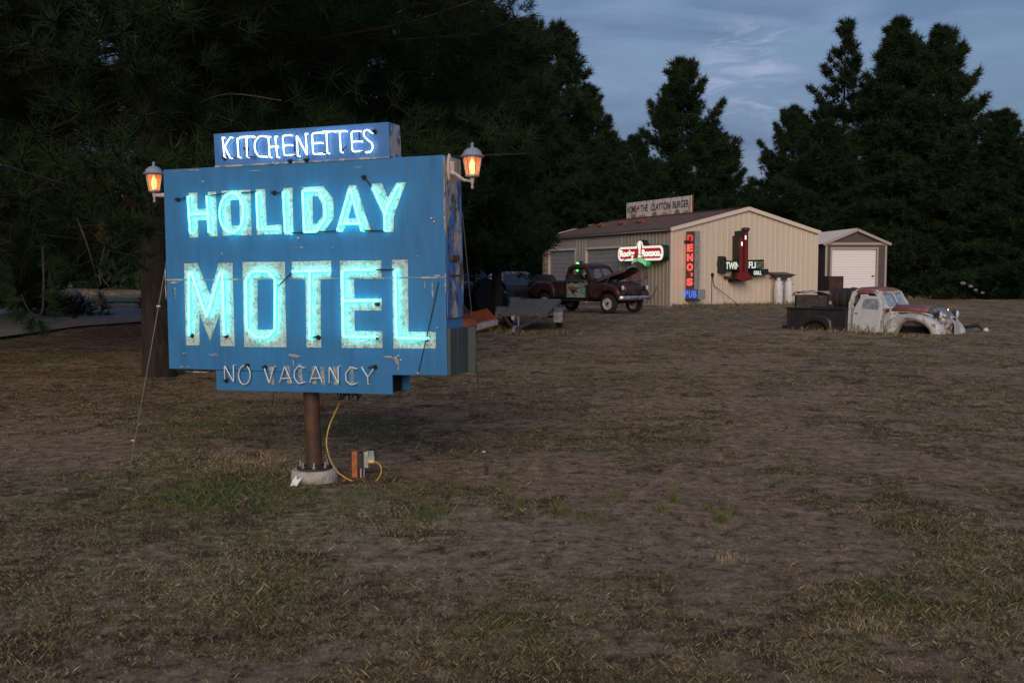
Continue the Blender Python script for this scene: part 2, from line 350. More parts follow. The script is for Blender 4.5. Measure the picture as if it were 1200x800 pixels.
# gravel road on the left, grass verge beyond it
def sheet(name, pts, z, m, kind='structure', div=1.0):
    me = bpy.data.meshes.new(name); bm = bmesh.new(); vs = [bm.verts.new((p.x, p.y, z)) for p in pts]; bm.faces.new(vs)
    bm.normal_update()
    if bm.faces[:][0].normal.z < 0: bmesh.ops.reverse_faces(bm, faces=bm.faces[:])
    bm.to_mesh(me); bm.free(); me.materials.append(m); o = bpy.data.objects.new(name, me); COL.objects.link(o); o['kind'] = kind; return o
roadm = mat('pale gravel road', (.30, .265, .25), .95, col2=(.23, .20, .19), scale=1.2, bump=.4, bscale=30)
sheet('road', [at(*p) for p in ((-900, 470), (-400, 424), (0, 398), (90, 385), (170, 379), (330, 369), (560, 358), (560, 353), (330, 358), (170, 362), (0, 362), (-400, 362), (-900, 362))], .062, roadm)
vergem = mat('green verge', (.05, .085, .03), .95, col2=(.10, .10, .045), scale=2)
sheet('verge', [at(*p) for p in ((-900, 361), (560, 352.5), (560, 349), (-900, 351))], .058, vergem)

# ------------------------------------------------------------------ grass blades (nobody could count them)
blm = bpy.data.materials.new('grass blade'); blm.use_nodes = True; t = blm.node_tree; b = t.nodes['Principled BSDF']; b.inputs['Roughness'].default_value = .8; b.inputs['Specular IOR Level'].default_value = .15
a_ = t.nodes.new('ShaderNodeAttribute'); a_.attribute_name = 'tone'
r_ = t.nodes.new('ShaderNodeValToRGB'); e = r_.color_ramp.elements
for q in range(3): e.new(.5)
for q, (p, c) in zip(e, ((0, (.09, .055, .034)), (.3, (.21, .155, .082)), (.52, (.38, .31, .195)), (.7, (.16, .15, .065)), (1, (.060, .095, .030)))): q.position = p; q.color = (*c, 1)
t.links.new(a_.outputs['Fac'], r_.inputs['Fac']); t.links.new(r_.outputs['Color'], b.inputs['Base Color'])
def blades(P, H, W, tone, lean, rs):
    n = len(P); a = rs.rand(n)*2*math.pi; d = np.stack([np.cos(a), np.sin(a), np.zeros(n)], -1)
    b_ = rs.rand(n)*2*math.pi; l = np.stack([np.cos(b_), np.sin(b_), np.zeros(n)], -1)*(lean*rs.rand(n)*H)[:, None]
    up = np.zeros((n, 3)); up[:, 2] = H
    V = np.stack([P-d*W[:, None]/2, P+d*W[:, None]/2, P+up*.6+l*.45+d*W[:, None]*.3, P+up+l], 1).reshape(-1, 3)
    k = np.arange(n)*4; F = np.concatenate([np.stack([k, k+1, k+2], -1), np.stack([k, k+2, k+3], -1)])
    return V, F, np.repeat(tone, 4)
def grass_field():
    rs = np.random.RandomState(5)
    nc = 210000; r = 2.4*(40/2.4)**rs.rand(nc)**.95; th = R(90)+(rs.rand(nc)-.5)*R(72)
    cx, cy = r*np.cos(th), r*np.sin(th); cv, gr = masks(cx, cy)
    keep = rs.rand(nc) < np.clip(cv*1.2-.05, .14, 1); cx, cy, cv, gr, r = cx[keep], cy[keep], cv[keep], gr[keep], r[keep]
    k = rs.randint(4, 10, len(cx)); idx = np.repeat(np.arange(len(cx)), k); n = len(idx)
    isg = (rs.rand(len(cx)) < np.clip(gr*1.1-.08, .03, .92)); size = (.5+rs.rand(len(cx))**2*1.3)*(1+.35*isg)
    sp = .024*size[idx]*(1+r[idx]*.05)
    px = cx[idx]+rs.randn(n)*sp; py = cy[idx]+rs.randn(n)*sp
    H = (.004+.010*rs.rand(n)+.010*rs.rand(n)**4)*size[idx]*(1+gr[idx]*.5); W = .0007+.00028*r[idx]
    dk = fbm(cx*1.1, cy*1.1, 3, 90)[idx]
    tone = np.where(isg[idx], .72+.28*rs.rand(n), np.clip(.02+.56*rs.rand(n)**1.3+.5*(dk-.5), 0, .56))
    P = np.stack([px, py, gz(px, py)-.003], -1)
    return blades(P, H, W, tone, 1.5, rs)
V, F, T = grass_field()
# bigger weeds and clumps, placed where the photograph has them
rs = np.random.RandomState(9); Vs, Fs, Ts = [V], [F], [T]; off = len(V)
clumps = [(505, 606, .10, .12, .9), (412, 590, .10, .07, .85), (420, 582, .08, .06, .9), (498, 572, .16, .06, .8), (690, 610, .12, .06, .9), (735, 622, .16, .04, .8), (845, 612, .03, .10, .85),
          (862, 605, .03, .09, .85), (830, 598, .03, .07, .85), (700, 590, .05, .05, .9), (920, 548, .10, .04, .9), (915, 566, .10, .04, .9), (588, 560, .03, .08, .9), (595, 572, .03, .06, .8),
          (268, 540, .35, .05, .45), (300, 548, .3, .06, .4), (250, 596, .5, .035, .85), (320, 600, .4, .035, .85), (40, 590, .12, .05, .75), (130, 582, .05, .05, .85), (455, 620, .22, .03, .35),
          (655, 605, .04, .09, .85), (790, 590, .02, .10, .8), (775, 600, .02, .09, .8), (610, 595, .02, .08, .8), (722, 583, .08, .04, .9), (1020, 735, .1, .05, .5), (850, 655, .08, .05, .5)]
for (px, py, sp, hh, tn_) in clumps:
    c = at(px, py); n = int(50+sp*700); hh = hh*.75; x = c.x+rs.randn(n)*sp*.6; y = c.y+rs.randn(n)*sp*.6
    v, f, tt = blades(np.stack([x, y, gz(x, y)], -1), hh*(.4+.8*rs.rand(n)), np.full(n, .0026), np.clip(tn_+.2*(rs.rand(n)-.5), 0, 1), .8, rs)
    Vs.append(v); Fs.append(f+off); Ts.append(tt); off += len(v)
# taller tufts along the buildings and the wrecks
for (a, b2, n, hh) in (((786, 361), (960, 357), 1500, .28), ((930, 386), (1100, 397), 420, .13), ((590, 392), (665, 392), 400, .15), ((1035, 352), (1200, 349), 900, .3), ((535, 392), (600, 386), 300, .16), ((1000, 391), (1018, 392), 90, .28)):
    p, q = at(*a), at(*b2); s_ = rs.rand(n); x = p.x+(q.x-p.x)*s_+rs.randn(n)*.15; y = p.y+(q.y-p.y)*s_+rs.randn(n)*.15
    v, f, tt = blades(np.stack([x, y, gz(x, y)], -1), hh*(.2+.8*rs.rand(n)**2), np.full(n, .02), np.clip(.0+.95*rs.rand(n), 0, 1), 1.1, rs)
    Vs.append(v); Fs.append(f+off); Ts.append(tt); off += len(v)
me = np_mesh('grass', np.concatenate(Vs), np.concatenate(Fs), 3); add_attr(me, 'tone', np.concatenate(Ts)); me.materials.append(blm)
go = bpy.data.objects.new('grass', me); COL.objects.link(go); tag(go, 'sparse short grass, straw coloured and green in patches, over the bare field', 'grass', kind='stuff')
# small stones, clods and needles litter
def litter():
    rs = np.random.RandomState(21); n = 12000; r = 2.6*(34/2.6)**rs.rand(n); th = R(90)+(rs.rand(n)-.5)*R(72); x, y = r*np.cos(th), r*np.sin(th)
    s = (.003+.011*rs.rand(n)**4)*(1+r*.04); o = np.array([[1, 0, 0], [0, 1, 0], [-1, 0, 0], [0, -1, 0], [0, 0, .8], [0, 0, -.5]])
    V = (o[None]*(.6+.8*rs.rand(n, 6, 1)))*s[:, None, None]+np.stack([x, y, gz(x, y)+s*.2], -1)[:, None, :]
    f = np.array([[0, 1, 4], [1, 2, 4], [2, 3, 4], [3, 0, 4], [1, 0, 5], [2, 1, 5], [3, 2, 5], [0, 3, 5]])
    return V.reshape(-1, 3), (f[None]+(np.arange(n)*6)[:, None, None]).reshape(-1, 3)
V, F = litter(); me = np_mesh('pebbles', V, F, 3); me.materials.append(mat('pebble grey', (.15, .115, .085), .9, col2=(.05, .036, .028), scale=3, thr=(.47, .53)))
pb = bpy.data.objects.new('pebbles', me); COL.objects.link(pb); tag(pb, 'scattered small stones and clods on the bare soil', 'stones', kind='stuff')

# ------------------------------------------------------------------ the motel sign
YAW = R(21.0)
base = at(368, 563)                                   # middle of the footing
fo = base+Vector((-math.sin(YAW), -math.cos(YAW), 0))*.13
SF = Frame((fo.x, fo.y, 0), -YAW); TH = .256
def S(px, py, y=0.0): return SF.hit(px, py, y)
def SP(px, py, y=0.0): x, z = S(px, py, y); return Vector((x, y, z))
sign = empty('motel_sign', 'big blue motel sign with cyan neon letters on a rusty pole', 'sign', (fo.x, fo.y, 0), -YAW)
main = [S(*p) for p in ((191, 199), (519.5, 181.5), (524, 440), (460, 439.5), (252, 433.2), (198, 432))]
MB().mesh(plate([main], 0, TH, .004)).build('main_panel', blue, sign)
# peeling side panel, standing a few mm proud of the body
xr0, zr0 = S(519.5, 181.5); xr1, zr1 = S(524, 440)
m = MB(); m.add([(xr0+.004, .002, zr0-.006), (xr0+.004, TH-.002, zr0-.006), (xr1+.006, TH-.002, zr1+.36), (xr1+.006, .002, zr1+.36), (xr0, .002, zr0-.006), (xr0, TH-.002, zr0-.006), (xr1, TH-.002, zr1+.36), (xr1, .002, zr1+.36)],
      [(0, 1, 2, 3), (4, 7, 6, 5), (0, 4, 5, 1), (1, 5, 6, 2), (2, 6, 7, 3), (3, 7, 4, 0)])
m.build('side_panel', bluep, sign)
m = MB().mesh(plate([[S(*p) for p in ((250, 157), (455, 143), (457, 183.6), (252, 195))]], 0, .155, .003)); m.build('top_panel', mat('top panel blue', (.06, .20, .50), .42, col2=(.05, .16, .40), scale=4, thr=(.35, .7), bump=.1), sign)
x0, z0 = S(455, 143); x1, z1 = S(457, 183.6)
m = MB(); m.add([(x0+.003, .003, z0-.004), (x0+.003, .15, z0-.004), (x1+.003, .15, z1+.002), (x1+.003, .003, z1+.002), (x0, .003, z0-.004), (x0, .15, z0-.004), (x1, .15, z1), (x1, .003, z1)], [(0, 1, 2, 3), (4, 7, 6, 5), (0, 4, 5, 1), (2, 6, 7, 3)])
m.build('top_end_cap', bluep, sign)
# lower box: front sheet, back sheet, black filler as painted shade of the hollow
low = [S(*p) for p in ((253, 434), (459.5, 439), (460, 462), (254, 457))]
MB().mesh(plate([low], -.001, .012, .002)).build('lower_panel', blue, sign)
MB().mesh(plate([low], TH-.012, TH, .002)).build('lower_back_panel', blue, sign)
MB().mesh(plate([[(a+(.02 if k in (0, 3) else -.05), b) for k, (a, b) in enumerate(low)]], .012, TH-.03)).build('hollow_shade', dark, sign)
# joints, rivets, rust and screw heads of the front sheet
m = MB()
a, b2 = SP(195, 328), SP(523, 325); m.bar(a+Vector((0, -.002, 0)), b2+Vector((0, -.002, 0)), .004, .012)
a, b2 = SP(252, 195.5), SP(457, 184.2); m.bar(a+Vector((0, -.003, 0)), b2+Vector((0, -.003, 0)), .005, .012)
m.build('seam_strip', mat('seam metal', (.12, .22, .34), .5, col2=(.42, .38, .34), scale=9, thr=(.5, .56)), sign)
for (px, py) in ((216, 414), (252, 415), (340, 416), (467, 417), (470, 422), (350, 279), (354, 290), (197, 328), (238, 213), (513, 384), (506, 256), (509, 260), (213, 430), (221, 430), (490, 437), (352, 188), (340, 189), (320, 191)):
    p = SP(px, py); MB().lathe([(.001, -.012), (.007, -.010), (.009, 0)], 8, p, axis='Y').build('screw', silver, sign)
# chips and torn paint with their own outlines
def chips(spots, mt, name):
    for (px, py, sx, sy) in spots:
        c = S(px, py); n = 11; r0 = random.random; m = MB()
        m.mesh(plate([[(c[0]+math.cos(k*2*math.pi/n)*sx*(.5+r0()*.7), c[1]+math.sin(k*2*math.pi/n)*sy*(.5+r0()*.7)) for k in range(n)]], -.0035, .001))
        m.build(name, mt, sign)
chips(((203, 331, .05, .006), (496, 325.5, .045, .006), (512, 323, .03, .009), (344, 417, .05, .010), (463, 420, .022, .012), (466, 424, .02, .02), (252, 416, .05, .005), (230, 435.5, .12, .003), (226, 199.5, .07, .004), (207, 201, .04, .003), (350, 290, .03, .004), (455, 418, .05, .004),
       (521, 250, .004, .10), (522, 330, .004, .08), (194, 330, .004, .12), (507, 340, .006, .05), (498, 334, .004, .03), (205, 342, .004, .04), (344, 424, .004, .03), (467, 430, .004, .03), (300, 200, .05, .002), (420, 196, .04, .002), (390, 290, .012, .003), (260, 297, .008, .004), (489, 300, .006, .003), (500, 215, .006, .004)), mat('bare chipped metal', (.48, .46, .43), .6, col2=(.20, .13, .09), scale=25), 'paint_chip')
# dust outline of old lettering
PL = [[(221, 226), (231, 225.7), (231.5, 245), (243.8, 244.5), (243.5, 225), (253, 224.5), (255, 277), (245.3, 277), (244.5, 258), (232, 258.5), (232.3, 278), (222.5, 278.3)],
 [(259.7, 223.5), (293.5, 222.3), (295, 275.6), (261, 276.2)], [(300, 222), (310.8, 221.5), (312.7, 264.3), (330, 263), (330.4, 274.5), (301.3, 275.2)],
 [(332, 220.5), (342.8, 219.8), (344, 275), (333.5, 275)], [(353.8, 219.5), (378.8, 218), (390.5, 232.5), (391.3, 255), (380, 272.5), (355, 273.2)],
 [(408.8, 217), (417.5, 217), (435, 271.3), (423.5, 271.5), (421, 263.5), (405, 263.5), (402, 271.8), (393.8, 271.8)],
 [(435, 215.5), (447.5, 214.5), (454.5, 232), (464.5, 214.3), (475.8, 213.6), (462, 252.5), (461.3, 271.8), (450, 271.8), (450.8, 252.5)],
 [(215.8, 308.8), (231.3, 308), (246.3, 345), (256.3, 308), (272.5, 308), (275, 405.5), (258.8, 405.5), (257.5, 367.5), (246.3, 399.5), (233.8, 367.5), (233.8, 404.5), (218, 404.5)],
 [(284.3, 307), (333.8, 306.6), (335.8, 406.8), (286.3, 406.3)],
 [(342, 306.5), (388, 305.5), (388.3, 325.5), (375.8, 325.8), (376.3, 407), (359.3, 407), (358, 326.3), (342, 326.3)],
 [(398.3, 305.5), (446.8, 305), (447, 324.5), (415, 325.5), (415.5, 350), (447.5, 349.3), (447.5, 363.8), (415.5, 363.8), (415.8, 387.5), (448, 388), (448.3, 407.5), (400.5, 407.5)],
 [(459.3, 304.5), (478, 304.3), (479, 388.3), (510.8, 388.8), (510.8, 408.3), (461.3, 408.3)]]
HO = {1: [(270, 235), (280.5, 234.5), (281.5, 264), (271.3, 264.3)], 4: [(366.3, 230), (372.5, 230), (378, 240), (378.3, 252.5), (371.3, 262), (367, 262)],
      5: [(413, 236), (408.3, 256), (417.5, 256)], 8: [(301.8, 327.5), (320.8, 327.2), (321.3, 386), (302.2, 386)]}
for k, pl in enumerate(PL):
    ps = [[S(*p) for p in pl]]
    if k in HO: ps.append([S(*p) for p in HO[k]])
    MB().mesh(plate(ps, -.0025, .001)).build('painted_letter', paint, sign)
for (px, py) in ((316.5, 440), (336, 439), (350, 437), (366, 439), (376, 440), (391, 440), (410, 440)):
    c = S(px, py); ww = .028
    MB().mesh(plate([[(c[0]-ww*.2, c[1]+.06), (c[0]+ww*.9, c[1]+.06), (c[0]+ww*1.1, c[1]-.06), (c[0]+ww*.1, c[1]-.06)]], -.002, .001)).build('painted_letter', paint2, sign)
def smooth_pts(pts, closed=False, rad=1.6):
    out = []; n = len(pts)
    for i, p in enumerate(pts):
        if not closed and i in (0, n-1): out.append(Vector(p)); continue
        a, b_, c = Vector(pts[i-1]), Vector(p), Vector(pts[(i+1) % n]); d1, d2 = (a-b_), (c-b_); r_ = min(rad, d1.length*.4, d2.length*.4)
        q1, q2 = b_+d1.normalized()*r_, b_+d2.normalized()*r_
        for t_ in (0, .33, .67, 1): out.append(q1*(1-t_)**2+b_*2*t_*(1-t_)+q2*t_*t_)
    return out
def neon(strokes, mt, r, off=-.030, rad=1.6):
    m = MB()
    for st in strokes:
        closed = st[0] == 'c'; pts = st[1:] if closed else st
        pts = smooth_pts(pts, closed, rad); P = [Vector((*[S(p.x, p.y, off)[0]], off, S(p.x, p.y, off)[1])) for p in pts]
        if not closed: P = [P[0]+Vector((0, -off, 0))]+P+[P[-1]+Vector((0, -off, 0))]
        m.tube(P, r, 8, closed)
    return m.build('neon_letter', mt, sign, smooth=60)
def oval(cx, cy, rx, ry, n=28): return ['c']+[(cx+rx*math.sin(2*math.pi*k/n), cy-ry*math.cos(2*math.pi*k/n)) for k in range(n)]
HOL = [[[(220, 230.3), (221.3, 252), (223, 273)], [(242.2, 230), (244.7, 272.3)], [(221.5, 251.6), (243.2, 250.3)]], [oval(271.3, 249.5, 14, 23.3)], [[(300.4, 226.3), (302.4, 268.5), (323.3, 268.4)]],
 [[(331.7, 225), (334.2, 272.5), (339, 273)]], [['c', (354.5, 223.8), (372.5, 223), (381, 237.5), (381.3, 255), (371, 271), (356.7, 271.8)]],
 [[(395.5, 270), (410, 220.8), (423.8, 270)], [(397.5, 262.5), (421, 262)]], [[(436.3, 220), (450.5, 250.5), (450.8, 270)], [(466, 217.5), (450.8, 250)]]]
MOT = [[[(221.5, 393), (221, 319.5), (224, 319.5), (242, 371), (257.5, 319.5), (260.3, 319.5), (262.5, 392.5)]], [['c', (295, 318), (313.8, 318), (322.5, 327.5), (322, 386), (313.8, 395), (298.8, 395), (288.8, 385), (288, 327.5)]],
 [[(342.5, 318), (383.8, 317)], [(362.5, 318), (363, 397.5)]], [[(437.5, 316), (401, 316.7), (402.6, 394.5), (440, 395)], [(401.8, 352.5), (440, 352.5)]], [[(463, 316.5), (464.6, 396), (500, 396.5)]]]
for s_ in HOL: neon(s_, cyan, .0072)
for s_ in MOT: neon(s_, cyan, .0080)
KIT = [[[(260.6, 161), (263, 184.3)], [(270, 161), (263, 171.5), (269.6, 185)]], [[(278, 162), (279.4, 184.4)]], [[(281, 160.8), (296, 160)], [(288.6, 160.6), (289.4, 184)]],
 [[(311, 160), (304, 159.3), (298.4, 166), (298.4, 176), (303, 183.6), (310.5, 183.6)]], [[(314.4, 160), (316, 184.4)], [(322.4, 159.6), (325, 184.4)], [(315.2, 172), (323.6, 171.6)]],
 [[(340, 158.4), (331, 159), (333, 182.4), (342.4, 181.6)], [(332, 170.4), (340.4, 170)]], [[(349, 183), (347.4, 157.8), (360, 182.6), (358, 156.4)]],
 [[(376, 155.6), (365.6, 156.2), (367, 181), (378, 180)], [(366.4, 168), (376, 167.4)]], [[(378, 154.4), (391, 154)], [(382.4, 154.4), (383.6, 179.6)]], [[(391.5, 154), (404.4, 153.6)], [(398, 153.8), (399.4, 178.4)]],
 [[(421, 153.6), (411.6, 154.2), (413, 178), (422, 177)], [(412.4, 166), (422.4, 165.6)]], [[(435, 155.5), (431, 152), (426.5, 153.5), (426, 159), (430, 163.5), (436, 168), (437, 173), (434.5, 178), (428.5, 178.4)]]]
for s_ in KIT: neon(s_, whiten, .0045, -.024, 3)
NOV = [[[(263.5, 446.7), (262.9, 428), (273.8, 447.6), (273.4, 428)]], [oval(286.4, 439.3, 6.8, 11)], [[(308.8, 429.3), (315.5, 449), (320.7, 429.8)]], [[(327.6, 448), (333.5, 429), (341.8, 448.5)], [(328.8, 443.6), (339.5, 443)]],
 [[(355.5, 431), (350, 428.4), (344.9, 434.8), (344.9, 443), (350, 449.6), (355.9, 448)]], [[(362.8, 448), (369.8, 428.7), (377.5, 448)], [(364.5, 443.4), (375.7, 443)]], [[(385.7, 448.5), (385.9, 429.3), (396.6, 449.6), (396.2, 429.3)]],
 [[(416.9, 432), (411.4, 429.8), (405, 437), (405.5, 446), (411.4, 451), (416.9, 449.4)]], [[(423.7, 430.2), (431, 441.5), (431.3, 450.5)], [(438.9, 430.5), (431.2, 441.2)]]]
for s_ in NOV: neon(s_, deadn, .0046, -.022, 2)
# tube ends, jumpers and stand-off sockets
for (a, b2) in (((208, 234), (220, 231)), ((242, 230), (267, 226)), ((283, 226), (299, 225)), ((317, 226), (331, 225.5)), ((338, 273), (355, 272.5)), ((358, 272.5), (394, 270.5)), ((424, 270), (450, 270.5)), ((427, 208), (436, 219.5)),
                ((325, 336), (342, 319)), ((438, 316), (462, 316)), ((363, 397), (373, 393)), ((431, 431), (439, 428)), ((264, 184), (276, 184.5)), ((291, 184), (300, 184)), ((343, 182), (348, 183)), ((376, 180), (384, 179)), ((400, 178), (406, 171)), ((421, 152), (421, 166)), ((345, 165), (345, 178)), ((421, 177.5), (426, 178))):
    MB().tube([SP(*a, -.022), SP(*b2, -.022)], .0042, 6).build('jumper_wire', black, sign)
for (px, py) in ((225.5, 393), (266, 393.5), (442, 395), (443, 356), (501.5, 396.5), (374, 395.5), (209, 234), (427, 208), (322, 226), (266, 445.5), (290.5, 428), (311, 430), (440, 430), (439.5, 154.5), (264, 185), (341, 189), (360, 188), (289.5, 175), (500.5, 397)):
    p = SP(px, py); MB().lathe([(.016, 0), (.016, -.006), (.010, -.006), (.009, -.03), (.004, -.03)], 12, p, axis='Y').build('tube_socket', black, sign, smooth=40)
for L_ in HOL+MOT+KIT+NOV:                                # small glass stand-offs that carry the tubes
    for st in L_:
        pts = [p for p in st if p != 'c']; p = pts[len(pts)//2]; q = pts[0]
        MB().tube([SP(*p, -.001), SP(*p, -.033)], .003, 6).build('tube_support', mat('clear glass support', (.5, .5, .5), .2), sign)
# grey end box and rear wing, bottom right
xg, zt = S(524, 384.5); zb = S(524, 440)[1]
MB().box((xg+.012, TH/2+.01, (zt+zb)/2), (.022, TH+.03, zt-zb)).build('end_duct', greysheet, sign, bevel=.003)
MB().box((xg+.048, TH+.022, (zt+zb)/2-.004), (.055, .012, zt-zb-.004)).box((xg+.024, .11, (zt+zb)/2), (.003, .004, zt-zb)).build('rear_flange', greysheet, sign, bevel=.002)
m = MB(); m.tube([SP(514, 330, -.006), SP(505, 372, -.012), SP(490, 437, -.006)], .003, 6); m.build('loose_cable', black, sign)
m = MB(); c = SP(528, 302, .0); m.box((xr0+.02, .11, c.z), (.03, .10, .035)); m.box((xr0+.015, .12, c.z-.11), (.02, .16, .012)); m.build('side_bracket', rust, sign, bevel=.002)
# pole, flange, bolts, footing
zf = .085; pc = Vector((0, .13, 0)); topx, topz = S(363.5, 470, .13); botx, botz = S(368.7, 553, .13)
pt = Vector((topx-.006, .13, 1.0)); pbm = Vector((botx, .13, zf+.008))
MB().tube([pbm, pt], .054, 24).build('pole', rustpole, sign, smooth=50)
m = MB().lathe([(.0, zf), (.118, zf), (.118, zf+.014), (.062, zf+.014), (.058, zf+.03)], 28, (pbm.x, .13, 0)); m.build('flange_plate', mat('dark rusty flange', (.03, .02, .018), .7), sign, smooth=30)
for an in (200, 250, 300, 350, 60, 120):
    x, y = pbm.x+.096*math.cos(R(an)), .13+.096*math.sin(R(an)); MB().lathe([(.006, zf), (.006, zf+.055)], 8, (x, y, 0)).lathe([(.012, zf+.014), (.012, zf+.026)], 6, (x, y, 0)).build('anchor_bolt', silver, sign)
MB().lathe([(.155, -.05), (.160, .02), (.156, .07), (.148, zf), (0, zf)], 36, (pbm.x, .13, 0), cap=False).build('footing', concrete, sign, smooth=50)
m = MB()
for k in range(9):
    a = S(395+k*3, 463+abs(k-4)*.6, .12); m.tube([(a[0], .12, a[1]+.03), (a[0]+.02*math.sin(k*2), .12+.02*math.cos(k), a[1]-.01-.01*(k % 3)), (a[0]+.03, .12, a[1]+.02)], .005, 6)
m.build('wire_bundle', black, sign)

# lanterns: hexagonal coach lamps
lamp_metal = mat('lantern pale enamel', (.46, .43, .41), .4, col2=(.28, .26, .25), scale=30)
amber = mat('amber lamp glass', (.75, .30, .14), .25, emit=(1, .24, .08), estr=.28, alpha=.50)
flame = mat('lantern bulb', (1, .5, .2), .3, emit=(1, .42, .10), estr=4)
def lantern(px, pyb, pyt, depth_p, label, armpts, side):
    """depth_p: point on the ground plan where the lamp hangs"""
    q = atd(px, pyb, depth_p); zt = atd(px, pyt, depth_p).z; h = zt-q.z; k = h/.34
    L = empty('wall_lantern', label, 'lantern', q, -YAW, 'coach lanterns on the ends of the motel sign')
    def hexr(r, z): return [(r*math.cos(math.pi/3*j+.3)*k, r*math.sin(math.pi/3*j+.3)*k, z*k) for j in range(6)]
    MB().loft([hexr(.050, .088), hexr(.053, .098), hexr(.046, .102)]).lathe([(.0, -.005), (.010*k, 0), (.013*k, .012*k), (.006*k, .02*k), (.010*k, .035*k), (.018*k, .075*k), (.048*k, .088*k)], 14, cap=False).build('base_cup', lamp_metal, L)
    m = MB(); a, b_ = hexr(.046, .100), hexr(.068, .232)
    for p, r_ in zip(a, b_): m.tube([p, r_], .0045*k, 5)
    m.loft([hexr(.070, .228), hexr(.072, .238)]); m.build('cage', lamp_metal, L)
    m = MB(); a, b_ = hexr(.043, .104), hexr(.065, .229); m.loft([a, b_], cap=False); m.build('glass_pane', amber, L)
    m = MB().lathe([(.012*k, .11*k), (.020*k, .14*k), (.022*k, .17*k), (.014*k, .20*k), (.004*k, .222*k)], 12, cap=True); m.build('bulb', flame, L, smooth=60)
    m = MB().lathe([(.088*k, .234*k), (.092*k, .240*k), (.074*k, .250*k), (.066*k, .272*k), (.046*k, .292*k), (.022*k, .302*k), (.012*k, .306*k), (.010*k, .316*k), (.015*k, .324*k), (.010*k, .332*k), (.003*k, .342*k)], 24, cap=True)
    m.build('roof_cap', mat('lantern cap enamel', (.22, .27, .36), .35), L, smooth=35)
    if armpts:
        li = L.matrix_basis.inverted() if False else (Matrix.Translation(q)@Matrix.Rotation(-YAW, 4, 'Z')).inverted()
        P = [li@p for p in armpts]; m = MB().tube(P, [.022, .020, .013, .010, .010, .012][:len(P)], 10)
        m.build('arm', lamp_metal, L, smooth=60)
    return L
sideX = xr0+.008
pm = lambda x, y, z: SF.w(x, y, z)
hR = S(528, 200, .07)[1]; lx = S(553.5, 221, .07)[0]
dR = SF.w(lx, .07, 1).y
armR = [pm(sideX+.012, .07, hR+.055), pm(sideX+.016, .07, hR-.01), pm(sideX+.05, .07, S(540, 205, .07)[1]), pm(sideX+.10, .07, S(546, 211, .07)[1]), pm(lx, .07, S(553, 212.5, .07)[1])]
LR = lantern(553.5, 221, 167, dR, 'amber glass coach lantern on a curved arm, right end of the motel sign', armR, 1)
MB().lathe([(.034, 0), (.030, .010), (.016, .014)], 16, (0, 0, 0), axis='X').build('back_plate', lamp_metal, LR, loc=LR.matrix_basis.inverted()@pm(sideX-.002, .07, hR+.02)).scale = (1, .9, 2.6)
lxL = S(181, 235, .12)[0]; dL = SF.w(lxL, .12, 1).y; xl = S(191, 215, .0)[0]
armL = [pm(xl-.004, .12, S(190, 222, .12)[1]), pm(xl-.02, .12, S(188, 229, .12)[1]), pm(lxL, .12, S(181, 229, .12)[1])]
LL = lantern(181, 237, 189.5, dL, 'amber glass coach lantern half behind the left edge of the motel sign', armL, -1)

# guy wires
def guy(label, pts, tagat=None, r=.0035, anchor=True):
    e_ = empty('guy_wire', label, 'guy wire', pts[-1], 0, 'guy wires of the motel sign'); o_ = Vector(pts[-1])
    P = [Vector(p)-o_ for p in pts]; MB().tube(P, r, 6).build('wire', mat('guy strand', (.10, .095, .085), .5, .4), e_)
    if anchor:
        m = MB().lathe([(.009, -.05), (.009, .04), (.014, .045), (.014, .055), (0, .06)], 10).box((.0, 0, .03), (.03, .02, .02)); m.build('anchor', mat('anchor dark', (.04, .025, .02), .8), e_)
    if tagat:
        t_ = Vector(tagat)-o_; m = MB().box(t_, (.026, .012, .012)); m.build('clamp', silver, e_, bevel=.003)
    return e_
g1 = at(150, 561); P1 = atd(155.5, 516, g1.y+.10)
e1 = guy('left guy wire with two strands from the sign edge down to bare dirt', [SF.w(xl-.004, .10, S(191, 262, .1)[1]), g1+Vector((0, 0, .0))], P1)
k1 = (SF.w(xl-.004, .10, S(191, 262, .1)[1]))
mid = k1.lerp(g1, .33)
MB().tube([SF.w(xl-.004, .20, S(191, 262, .1)[1]-.02)-g1, mid-g1], .003, 6).build('second_strand', MATS['guy strand'], e1)
MB().box(mid-g1, (.03, .015, .012)).build('clamp', silver, e1, bevel=.003)
g2 = at(570, 557); guy('right guy wire running down past the grey end box to a rusty anchor', [SF.w(xr0+.01, TH+.01, S(537, 250, TH)[1]), g2], g2.lerp(SF.w(xr0+.01, TH, 1.6), .11))
g3 = at(313, 527); guy('rear guy wire ending in the grass left of the pole', [SF.w(-.3, TH+.01, 1.3), g3], None, .003)
g4 = at(640, 470); 

# yellow cord from the sign to the outlet post
oc = at(423, 562); OZ = empty('outlet_post', 'small orange and grey electrical outlet post in the grass beside the pole', 'outlet', oc, R(-8))
def U(px, py): p = atd(px, py, oc.y); return p-oc
def bx(x0, y0, x1, y1, yy, dy, mt, nm, dz=0):
    a, b_ = U(x0, y0), U(x1, y1); MB().box(((a.x+b_.x)/2, yy, (a.z+b_.z)/2), (abs(a.x-b_.x), dy, abs(a.z-b_.z))).build(nm, mt, OZ, bevel=.004)
bx(412.3, 529, 419.5, 562, .01, .05, mat('orange plastic stake', (.42, .12, .035), .6, col2=(.28, .08, .03), scale=20), 'orange_cover')
bx(419.8, 530, 427, 547, .0, .07, mat('black box', (.02, .022, .022), .5), 'junction_box')
bx(427.3, 528.5, 433.5, 547, .0, .06, silver, 'outlet_box')
MB().bar(U(433.6, 528)+Vector((0, 0, 0)), U(433.6, 545)+Vector((.018, -.03, .035)), .05, .004).build('outlet_flap', silver, OZ)
